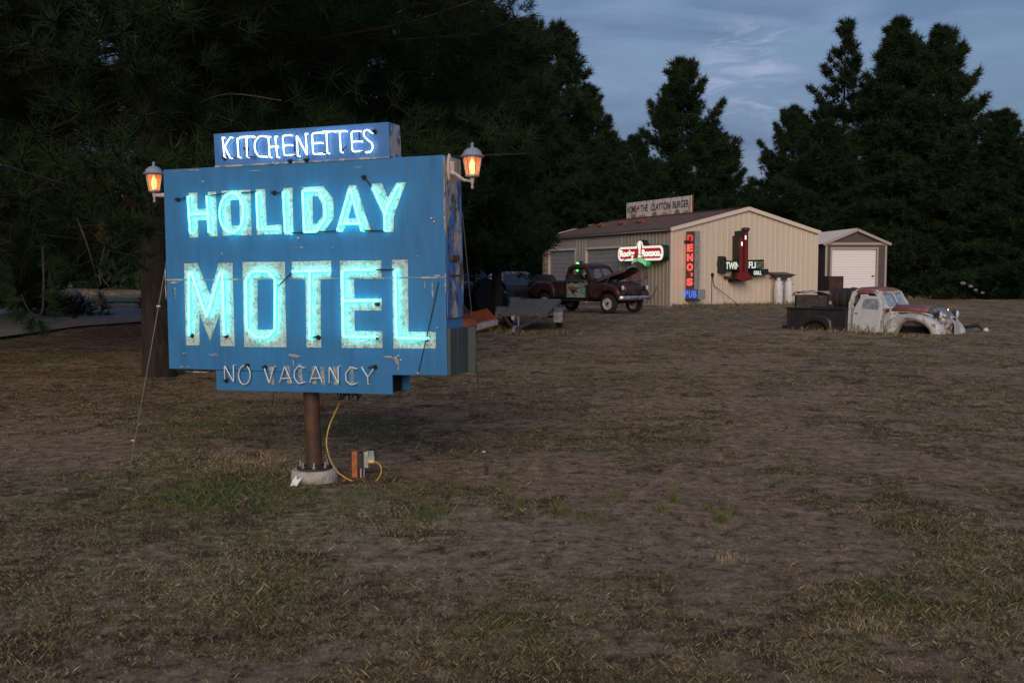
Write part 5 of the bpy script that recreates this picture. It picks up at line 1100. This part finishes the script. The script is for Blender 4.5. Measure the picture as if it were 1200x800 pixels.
# --- white wreck with a black bed, sunk in the grass. Near side is its right side.
ph2 = R(47); rz2 = -ph2; pf = at(1103, 393); scw = .86
wk = empty('white_wreck', 'rusting white and red 1940s pickup with black bed, sunk in the grass', 'pickup truck', (0, 0, 0), rz2)
# local: front end x=2.05, near side y=-.78 ; sunk by .36 so the floor lies on the ground
v = Matrix.Rotation(rz2, 3, 'Z')@Vector((1.98*scw, -.80*scw, 0)); wk.location = (pf.x-v.x, pf.y-v.y, -.38); wk.scale = (scw,)*3
wk.location.z = -.40
cab(wk, -.78, .42, .38, 1.17, 1.72, .74, whitep, redp, .26, glassmat=wglass)
# bonnet: tall narrow alligator nose
rg = [sec(.36, .50, .62, 1.22, 2.8, 24), sec(.8, .47, .62, 1.22, 2.7, 24), sec(1.2, .42, .60, 1.20, 2.6, 24), sec(1.55, .36, .58, 1.16, 2.5, 24), sec(1.80, .30, .56, 1.08, 2.4, 24), sec(1.92, .24, .54, .98, 2.3, 24)]
MB().loft(rg).build('bonnet_sides', whitep, wk, smooth=50)
top = []
for (x, hw, z) in ((.38, .50, 1.22), (.8, .47, 1.225), (1.2, .42, 1.21), (1.42, .385, 1.19)):
    top.append([(x, -hw*.93*math.cos(math.pi*q/10), z-.16+.17*math.sin(math.pi*q/10)**.55+.004) for q in range(11)])
vs = [p for r_ in top for p in r_]; MB().add(vs, [(i*11+j, i*11+j+1, (i+1)*11+j+1, (i+1)*11+j) for i in range(3) for j in range(10)]).build('bonnet_top', redp, wk, smooth=60, solid=.015)
noset = []
for (x, hw, z) in ((1.43, .385, 1.19), (1.62, .345, 1.15), (1.80, .295, 1.08), (1.93, .22, .98)):
    noset.append([(x, -hw*.97*math.cos(math.pi*q/10), z-.16+.17*math.sin(math.pi*q/10)**.55+.006) for q in range(11)])
vs = [p for r_ in noset for p in r_]; MB().add(vs, [(i*11+j, i*11+j+1, (i+1)*11+j+1, (i+1)*11+j) for i in range(3) for j in range(10)]).build('nose_cap', mat('bare scraped steel', (.30, .32, .33), .4, .4, col2=(.10, .11, .11), scale=9, thr=(.4, .6)), wk, smooth=60, solid=.015)
MB().lathe([(.0, -.02), (.03, 0), (.02, .04), (0, .05)], 10, (1.80, 0, 1.115)).build('mascot_base', chrome, wk)
MB().bar((.62, -.48, 1.03), (1.25, -.425, 1.02), .02, .045).build('bonnet_louvre', rust, wk)
# waterfall grille
MB().loft([sec(1.90, .16, .40, .93, 2.6, 18), sec(1.99, .17, .40, .92, 2.4, 18), sec(2.055, .15, .40, .74, 2.4, 18)]).build('grille_gap_shade', dark, wk, smooth=50)  # solid black loft paints the shade in the gaps between the bars
m = MB()
for k in range(9):
    a = -50+100*k/8
    m.tube([(1.92+.03*math.cos(R(a)), .245*math.sin(R(a))*1.1, .93), (2.05+.03*math.cos(R(a)), .24*math.sin(R(a)), .74), (2.06+.03*math.cos(R(a)), .24*math.sin(R(a)), .42)], .013, 6)
m.build('grille', mat('grille bar silver', (.5, .5, .5), .35, .5), wk, smooth=60)
MB().loft([sec(1.72, .42, .38, .90, 2.6, 22), sec(1.92, .36, .38, .93, 2.4, 22), sec(2.00, .28, .38, .86, 2.4, 22)]).build('grille_shell', mat('grille shell rust white', (.34, .31, .29), .6, col2=(.05, .035, .03), scale=11, thr=(.42, .55)), wk, smooth=50)
def wf(sgn):
    y0, y1 = (-.84, -.40) if sgn < 0 else (.40, .84)
    P = [(.34, .38), (.36, .62), (.48, .82), (.70, .96), (1.0, 1.03), (1.35, 1.00), (1.65, .90), (1.88, .74), (1.99, .55), (1.98, .38), (1.82, .38)]+arcp(1.16, .38, .55, 8, 172, 14, .95, .80)
    return fender(wk, P, y0, y1, whitep, 'front_fender', .11)
wf(-1); wf(1)
# primer showing on top of the near fender
fp = []
for (x, z) in ((.80, .992), (.95, 1.026), (1.1, 1.034), (1.3, 1.018), (1.48, .975)): fp.append([(x, -.60+.10*q-.0, z-.006*(q-1)**2+.006-(.02 if q == 0 else 0)) for q in range(3)])
vs = [p for r_ in fp for p in r_]
def_ = MB().add(vs, [(i*3+j, i*3+j+1, (i+1)*3+j+1, (i+1)*3+j) for i in range(4) for j in range(2)]); def_.build('primer_patch', redp, wk, smooth=60, solid=.006)
MB().box((1.1, 0, .5), (1.2, .7, .3)).build('engine', dark, wk)
for (x, y, z) in ((1.74, -.52, 1.00), (1.74, .52, 1.00)):
    h_ = headlight(wk, x+.10, y, z, .115, mat('headlight bowl brown', (.06, .025, .025), .4), False); MB().tube([(x-.02, y, z-.06), (x-.04, y*.95, z-.2)], .025, 8).build('headlight_post', whitep, wk)
# open, unhinged near door resting on the ground; interior dark
dp = [(-.56, 0), (.30, 0), (.33, .34), (.34, .82), (.30, 1.02), (.20, 1.12), (-.22, 1.12), (-.38, 1.04), (-.50, .80), (-.56, .62)]
dw = [(-.32, .74), (.23, .74), (.24, .92), (.16, 1.03), (-.18, 1.03), (-.28, .96)]
door = MB().mesh(plate([dp, dw], -.02, .02, .010)).build('door', mat('door white paint', (.56, .60, .66), .45, col2=(.46, .49, .52), scale=3, thr=(.5, .7), bump=.05), wk, loc=(-.03, -.93, .38), rot=(R(-4), R(2.5), R(-7)), smooth=40)
door['label'] = 'bluish white door hanging askew on the near side'
MB().mesh(plate([[(x*.99, z) for x, z in dw]], -.006, .006)).build('door_glass', wglass, door)
MB().tube([(-.47, -.05, .60), (-.38, -.06, .60)], .014, 6).build('handle', chrome, door)
MB().lathe([(.05, -.02), (.06, 0), (0, .02)], 12, (.46, -.80, 1.10), 'Y').build('cowl_lamp', rust, wk)
# bed with fender
bz0, bz1 = .38, 1.10
m = MB(); m.box((-1.80, -.70, (bz0+bz1)/2), (1.96, .05, bz1-bz0)); m.box((-1.80, .70, (bz0+bz1)/2), (1.96, .05, bz1-bz0)); m.box((-.83, 0, (bz0+bz1)/2), (.05, 1.4, bz1-bz0)); m.box((-2.76, 0, (bz0+bz1)/2+.05), (.05, 1.4, bz1-bz0-.1)); m.box((-1.8, 0, .6), (1.9, 1.4, .05))
for y in (-.73, .73): m.box((-1.80, y, bz1), (2.0, .12, .035))
m.box((-.86, -.735, .74), (.06, .03, .68)); m.box((-2.74, -.735, .74), (.06, .03, .68))
m.build('bed', blackp, wk, bevel=.008)
for sgn in (-1, 1):
    P = [(x-.22, z) for x, z in ((-2.27, .38), (-2.27, .62), (-2.15, .80), (-1.95, .90), (-1.5, .93), (-1.15, .89), (-1.0, .76), (-.96, .55), (-.96, .38))]+arcp(-1.76, .38, .42, 5, 175, 12, 1.0, .82)
    y0, y1 = (-.92, -.72) if sgn < 0 else (.72, .92); fender(wk, P, y0, y1, mat('black fender', (.022, .024, .03), .35), 'rear_fender', .07)
MB().box((-2.88, -.30, .52), (.16, .8, .09)).box((-2.80, -.6, .7), (.05, .1, .2)).build('tail_bracket', black, wk, bevel=.01)
MB().lathe([(.05, -.02), (.055, 0), (0, .015)], 12, (-2.78, -.70, .86), 'Y').build('tail_lamp', mat('tail lamp', (.3, .05, .04), .3), wk)
# grille fragment lying in the grass before it
p = at(1143, 389); gfr = empty('loose_grille_bar', 'broken dark trim piece with a white tip lying in the grass before the wreck', 'scrap', p, R(-30))
MB().tube([(-.55, 0, .03), (-.2, .02, .12), (.05, 0, .17), (.18, 0, .05)], [.02, .04, .05, .02], 8).build('bar', black, gfr, smooth=60); MB().lathe([(.01, -.07), (.05, -.02), (.055, .03), (0, .06)], 10, (.24, -.02, .06), 'X').build('white_tip', white, gfr, smooth=60)

# --- things behind the wreck
def A3(px, py, d): return atd(px, py, d)
dT = 31.0
tb = empty('scrap_bin', 'dark open bin of scrap under a pale sagging tarp, behind the black truck bed', 'bin', A3(951, 350, dT)*1, R(-12)); tb.location.z = 0
MB().box((-.02, 0, .40), (.92, .7, .76)).build('bin', mat('bin dark boards', (.05, .042, .038), .9, col2=(.025, .022, .02), scale=6), tb, bevel=.02)
tp = []
for i_ in range(11):
    for j_ in range(5): tp.append((-.56+.108*i_, -.45+.22*j_, .86+.04*math.sin(i_*1.1+j_)+(.03 if j_ == 2 else 0)-.10*(i_ in (0,))))
MB().add(tp, [(i_*5+j_, (i_+1)*5+j_, (i_+1)*5+j_+1, i_*5+j_+1) for i_ in range(10) for j_ in range(4)]).build('tarp', mat('pale tarp', (.38, .34, .30), .8), tb, smooth=60, solid=.015)
MB().box((.25, -.37, .70), (.12, .04, .10), (0, .2, 0)).build('scrap', rust, tb); MB().lathe([(.05, 0), (.06, .08), (0, .12)], 10, (.52, -.40, .50)).build('lamp_shell', silver, tb)
rpnl = empty('rusty_panel', 'upright dark rusty steel cabinet between the shed corner and the white roller door', 'cabinet', A3(976.5, 350, 33)*1, R(5)); rpnl.location.z = 0
MB().box((0, 0, .68), (.50, .45, 1.36)).build('body', mat('dark brown rust', (.035, .016, .014), .85, col2=(.06, .03, .022), scale=5), rpnl, bevel=.015)
MB().box((0, -.228, .68), (.44, .008, 1.22)).build('door', mat('dark brown rust', (.035, .016, .014)), rpnl); MB().box((.17, -.245, .75), (.03, .03, .12)).build('handle', rust, rpnl)
def tyre(px, pz_, d, r_, wd_, rz, label):
    p = A3(px, 350, d); e_ = empty('tyre_on_rim', label, 'tyre', (p.x, p.y, r_+pz_), rz, 'tyres lying behind the wreck')
    MB().lathe([(r_*.58, -wd_/2), (r_*.88, -wd_/2), (r_*.98, -wd_*.34), (r_, -wd_*.1), (r_, wd_*.1), (r_*.98, wd_*.34), (r_*.88, wd_/2), (r_*.58, wd_/2), (r_*.55, 0), (r_*.58, -wd_/2)], 28, (0, 0, 0), 'X', cap=False).build('rubber', tyre_m, e_, smooth=40)
    MB().lathe([(r_*.57, wd_*.3), (r_*.4, wd_*.2), (r_*.1, wd_*.3), (0, wd_*.3)], 20, (0, 0, 0), 'X', cap=False).build('rim', mat('dull rim', (.25, .23, .21), .5, .5), e_, smooth=40); return e_
tyre(1000.5, .36, 30.5, .33, .24, R(-35), 'rimmed tyre standing at the right end of the row behind the truck bed')
tyre(992.0, .36, 30.7, .32, .26, R(-35), 'middle tyre of the three standing behind the truck bed')
tyre(984.0, .36, 30.9, .32, .26, R(-35), 'left tyre of the three standing behind the truck bed')
pl_ = A3(992, 350, 30.6); pa = empty('timber_stack', 'low dark timber stack that carries the three tyres', 'timber', (pl_.x, pl_.y, 0), R(-5))
for k in range(3): MB().box((0, -.3+.3*k, .17), (1.3, .22, .30)).build('beam', rust, pa, bevel=.01)

# --- flat trailer
tcp = at(602, 391.5); hd_ = math.atan2(3.5, .53)
tl_ = empty('flat_trailer', 'small flat deck trailer with grey boards, nose down in the grass', 'trailer', (tcp.x, tcp.y, 0), hd_)
# local x runs back from the coupler, y to the left (viewer's left)
til = R(4.6)
def TL(x, y, z): return (x*math.cos(til), y, x*math.sin(til)+z)
x0_, x1_, hw_ = 1.55, 5.0, .60
for k in range(8):
    yy = -hw_+(k+.5)*(2*hw_)/8; MB().box(((x0_+x1_)/2, yy, .30), (x1_-x0_, 2*hw_/8-.012, .035)).build('deck_board', wood, tl_, rot=(0, -til, 0), bevel=.004)
m = MB(); m.bar(TL(x0_, -hw_, .255), TL(x1_, -hw_, .255), .05, .07).bar(TL(x0_, hw_, .255), TL(x1_, hw_, .255), .05, .07).bar(TL(x0_, -hw_, .255), TL(x0_, hw_, .255), .05, .07).bar(TL(x1_, -hw_, .255), TL(x1_, hw_, .255), .05, .07)
m.bar(TL(x0_+.4, -hw_, .23), TL(.08, 0, .10), .05, .07).bar(TL(x0_+.4, hw_, .23), TL(.08, 0, .10), .05, .07); m.build('frame', mat('trailer frame', (.10, .09, .085), .7, col2=(.06, .035, .025), scale=8), tl_)
MB().bar(TL(.30, 0, .14), TL(-.04, 0, .10), .07, .07).lathe([(.0, -.05), (.05, -.05), (.055, .03), (.03, .06), (0, .06)], 14, TL(-.05, 0, .10)).build('coupler', silver, tl_, smooth=40)
MB().tube([TL(.62, -.02, -.02), TL(.62, -.02, .34)], .022, 8).bar(TL(.55, -.02, .30), TL(.72, .1, .36), .02, .03).box(TL(.72, .12, .30), (.14, .07, .10)).build('jack', silver, tl_)
for sgn in (-1, 1):
    wx_ = 3.05; P = [(wx_-.42, .16), (wx_-.36, .42), (wx_-.18, .55), (wx_+.18, .55), (wx_+.36, .42), (wx_+.42, .16), (wx_+.36, .16), (wx_+.30, .38), (wx_+.14, .47), (wx_-.14, .47), (wx_-.30, .38), (wx_-.36, .16)]
    yy = sorted((sgn*(hw_+.05), sgn*(hw_+.30))); MB().mesh(plate([P], yy[0], yy[1], .012)).build('mudguard', mat('mudguard grey', (.17, .18, .19), .5, .3, col2=(.09, .08, .075), scale=9), tl_)
    wheel(tl_, wx_, sgn*(hw_+.17), .29, .29, .16, sgn, silver)
MB().tube([(3.05, -.75, .29), (3.05, .75, .29)], .03, 8).build('axle', black, tl_)
rp_ = at(591, 373); rmp = empty('loading_ramp', 'loose grey board panel leaning beside the left edge of the trailer deck', 'ramp', atd(590.5, 367, 27)*1, hd_); rmp.location.z = 0
MB().box((0, 0, 0), (1.7, .34, .05)).build('boards', wood, rmp, loc=(0, 0, .36), rot=(R(4), R(-8), 0), bevel=.006); MB().box((-.6, 0, .15), (.06, .3, .3)).box((.6, 0, .2), (.06, .3, .4)).build('leg', rust, rmp)

# --- overturned boat, orange above a white band
bc = at(553, 391); bo = empty('overturned_boat', 'small overturned orange boat with a white band along its side', 'boat', (bc.x, bc.y+.1, 0), 0)
def B(px, py, d): p = atd(px, py, d); return Vector((p.x-bc.x, p.y-bc.y-.1, p.z))
d0 = bc.y
low_ = [B(500, 385, d0+1.0), B(554, 390.5, d0+.0), B(583.5, 382.0, d0+1.2), B(572, 376, d0+2.7), B(500, 376, d0+3.0)]
bnd0 = [B(500, 382, d0+1.0), B(554, 388.5, d0-.01), B(584, 380.0, d0+1.2), B(572, 373, d0+2.7), B(500, 374, d0+3.0)]
bnd1 = [B(500, 379, d0+1.0), B(553, 381.0, d0-.01), B(583, 374.2, d0+1.2), B(572, 369, d0+2.7), B(500, 371, d0+3.0)]
topr = [B(500, 377, d0+1.0), B(553, 379.6, d0+.03), B(581.5, 372.6, d0+1.2), B(571, 361, d0+1.9), B(500, 379, d0+2.0)]
MB().loft([[tuple(p) for p in bnd1], [tuple(p) for p in topr]]).build('hull', orange, bo, bevel=.03)
MB().loft([[tuple(p) for p in low_], [tuple(p+Vector((0, .02, 0))) for p in bnd0]]).build('gunwale', orange, bo, bevel=.012)
MB().loft([[tuple(p) for p in bnd0], [tuple(p) for p in bnd1]]).build('white_band', mat('boat white', (.52, .50, .47), .5, col2=(.36, .34, .31), scale=5), bo, bevel=.006)
MB().loft([[(x, y*.8, z) for x, y, z in sec(0, .22, -.12, .20, 2.2, 16)], [(x, y, z) for x, y, z in sec(.3, .20, -.10, .20, 2.2, 16)], sec(.42, .08, -.03, .12, 2.0, 16)]).build('bow', orange, bo, loc=B(538, 383, d0-.1), smooth=50)
MB().tube([B(549.5, 366, d0+.5), B(549.5, 384, d0+.1)], .012, 6).build('rope', black, bo)

# --- junk under the pines: tractor, old pale car, flatbed with a white rimmed wheel
dk = mat('junk dark paint', (.03, .028, .027), .7, col2=(.06, .035, .025), scale=6)
tr_p = atd(566, 357, 37); tra = empty('old_tractor', 'dark old tractor with a tall rear wheel in the shade behind the boat', 'tractor', (tr_p.x, tr_p.y, 0), R(200))
for sgn in (-1, 1):
    w_ = MB().lathe([(.44, -.14), (.56, -.15), (.62, -.05), (.62, .05), (.56, .15), (.44, .14)], 30, (0, 0, 0), 'Y').build('rear_wheel', tyre_m, tra, loc=(0, sgn*.62, .62), smooth=35)
    MB().lathe([(.46, sgn*.08), (.30, sgn*.04), (.12, sgn*.1), (0, sgn*.1)], 24, (0, 0, 0), 'Y', cap=False).build('rim', mat('tractor rim', (.13, .10, .09), .7), w_, smooth=40)
    wheel(tra, 1.75, sgn*.45, .30, .30, .14, sgn, dk)
    MB().mesh(plate([arcp(0, .62, .74, 20, 160, 10)+arcp(0, .62, .70, 160, 20, 10)], sgn*.62-.15, sgn*.62+.15)).build('mudguard', dk, tra)
MB().loft([sec(.3, .26, .6, 1.15, 3, 16), sec(1.2, .25, .6, 1.15, 3, 16), sec(1.9, .22, .62, 1.08, 3, 16)]).build('bonnet', mat('tractor faded blue', (.08, .14, .22), .6, col2=(.05, .06, .07), scale=5), tra, smooth=45)
MB().box((.0, 0, .7), (.9, .6, .35)).box((-.1, 0, 1.0), (.4, .4, .08)).tube([(1.3, 0, 1.1), (1.3, 0, 1.6)], .035, 8).build('chassis', dk, tra)
MB().tube([(.35+.02, .17*math.cos(2*math.pi*k/16), 1.35+.17*math.sin(2*math.pi*k/16)) for k in range(16)], .015, 6, closed=True).tube([(.7, 0, 1.1), (.37, 0, 1.35)], .015, 6).build('steering_wheel', dk, tra)
def old_car(name, label, loc, rz, body, sc=1.0, rimm=wwall):
    c = empty(name, label, 'car', loc, rz); c.scale = (sc,)*3
    MB().loft([sec(-2.0, .60, .45, .80, 3, 20), sec(-1.9, .78, .38, .92, 3.5, 20), sec(-1.2, .84, .34, .98, 4, 20), sec(0, .86, .34, .98, 4, 20), sec(1.1, .84, .34, .96, 4, 20), sec(1.85, .78, .38, .88, 3.5, 20), sec(2.0, .62, .45, .78, 3, 20)]).build('body', body, c, smooth=50)
    def qr(x0, x1, y, z, n=6): return [(x0, -y, z), (x1, -y, z), (x1, y, z), (x0, y, z)]
    MB().loft([qr(-1.35, .75, .76, .95), qr(-1.05, .35, .64, 1.38), qr(-.9, .2, .58, 1.42)]).build('greenhouse', body, c, bevel=.05)
    MB().add([(-1.1, -.745, 1.0), (.52, -.745, 1.0), (.27, -.66, 1.34), (-.98, -.66, 1.34), (.77, -.66, .98), (.77, .66, .98), (.40, .56, 1.36), (.40, -.56, 1.36)], [(0, 1, 2, 3), (4, 5, 6, 7)]).build('window', glass, c, solid=.01)
    for x in (-1.25, 1.25):
        for s_ in (-1, 1): wheel(c, x, s_*.76, .31, .31, .18, s_, rimm)
    for s_ in (-1, 1): headlight(c, 1.99, s_*.55, .68, .09, chrome)
    MB().box((2.05, 0, .48), (.07, 1.5, .10)).box((-2.05, 0, .48), (.07, 1.5, .10)).build('bumper', chrome, c, bevel=.02)
    MB().box((2.02, 0, .64), (.03, .8, .14)).build('grille', dk, c); MB().box((-.3, -.868, .75), (.12, .02, .03)).build('handle', chrome, c)
    return c
p = atd(590, 350, 44); old_car('pale_blue_car', 'pale blue old car half hidden by pine boughs behind the tractor', (p.x, p.y, .12), R(195), mat('pale blue car paint', (.075, .095, .12), .6, col2=(.22, .23, .24), scale=3, thr=(.5, .56)))
p = atd(548, 350, 41); old_car('blue_car', 'blue old car just right of the motel sign edge, under the pines', (p.x, p.y, .25), R(20), mat('blue car paint', (.035, .08, .16), .6, col2=(.12, .14, .16), scale=3, thr=(.5, .56)))
p = atd(616, 350, 40); c_ = old_car('dark_car', 'dark old car with a white rimmed wheel, left of the maroon pickup', (p.x, p.y, .0), R(232), mat('dark car paint', (.014, .012, .012), .8, col2=(.05, .03, .022), scale=4))
# spare wheel with white rim leaning in front
p = atd(615, 357, 34.5); sw = empty('spare_wheel', 'spare wheel with white rim leaning behind the trailer', 'wheel', (p.x, p.y, .32), R(15)); wheel(sw, 0, 0, 0, .32, .18, -1)
for k, (px, d, sx_, sz_, cc) in enumerate(((577, 40.2, .5, .9, (.30, .24, .2)), (603, 36.6, .45, .55, (.34, .34, .33)), (596, 37.5, .35, .7, (.05, .06, .07)))):
    p = atd(px, 350, d); e_ = empty('junk_crate', ('tan crate on end amid the junk under the pines', 'light grey crate in front of the pale blue car', 'dark narrow crate left of the light grey crate')[k], 'crate', (p.x, p.y, 0), R(20*k-10), 'crates in the junk')
    for s_ in (-1, 1):
        MB().box((0, s_*sx_/2, sz_/2), (sx_, .03, sz_)).build('side', mat('crate %d' % k, cc, .8, col2=tuple(v_*.6 for v_ in cc), scale=6), e_); MB().box((s_*sx_/2, 0, sz_/2), (.03, sx_-.03, sz_)).build('side', MATS['crate %d' % k], e_)
    MB().box((0, 0, sz_+.012), (sx_+.03, sx_+.03, .025)).build('lid', MATS['crate %d' % k], e_)
# round wire ornament leaning on the wall right of the pickup
ox, oz = LF.hit(746, 325, -.75); orn = empty('round_ornament', 'round wire hoop around a maroon metal figure, leaning on the shed behind the pickup', 'ornament', LF.w(ox, -.75, 0), R(-15))
rO = 1.15; MB().tube([(rO*.82*math.cos(2*math.pi*k/36), 0, 1.20+rO*math.sin(2*math.pi*k/36)) for k in range(36)], .02, 6, closed=True).build('hoop', mat('hoop dark', (.09, .06, .07), .6), orn, rot=(R(-6), 0, 0), smooth=60)
rs_ = random.Random(2)
for k in range(9):
    a = k*.7; cx, cz = .22*math.cos(a)*rs_.random()*2, 1.35+.45*math.sin(a)*rs_.random(); n = 9; rr_ = .15+.10*rs_.random()
    MB().mesh(plate([[(cx+rr_*math.cos(2*math.pi*j/n)*(.7+.5*rs_.random()), cz+rr_*math.sin(2*math.pi*j/n)*(.7+.5*rs_.random())) for j in range(n)]], -.03-.01*k, -.02-.01*k)).build('plate', mat('ornament maroon', (.035, .010, .015), .5, col2=(.12, .06, .07), scale=4), orn)
MB().bar((0, .03, .15), (0, .1, 2.3), .03, .03).bar((-.5, .03, .9), (.5, .03, .9), .03, .03).build('frame', rust, orn)
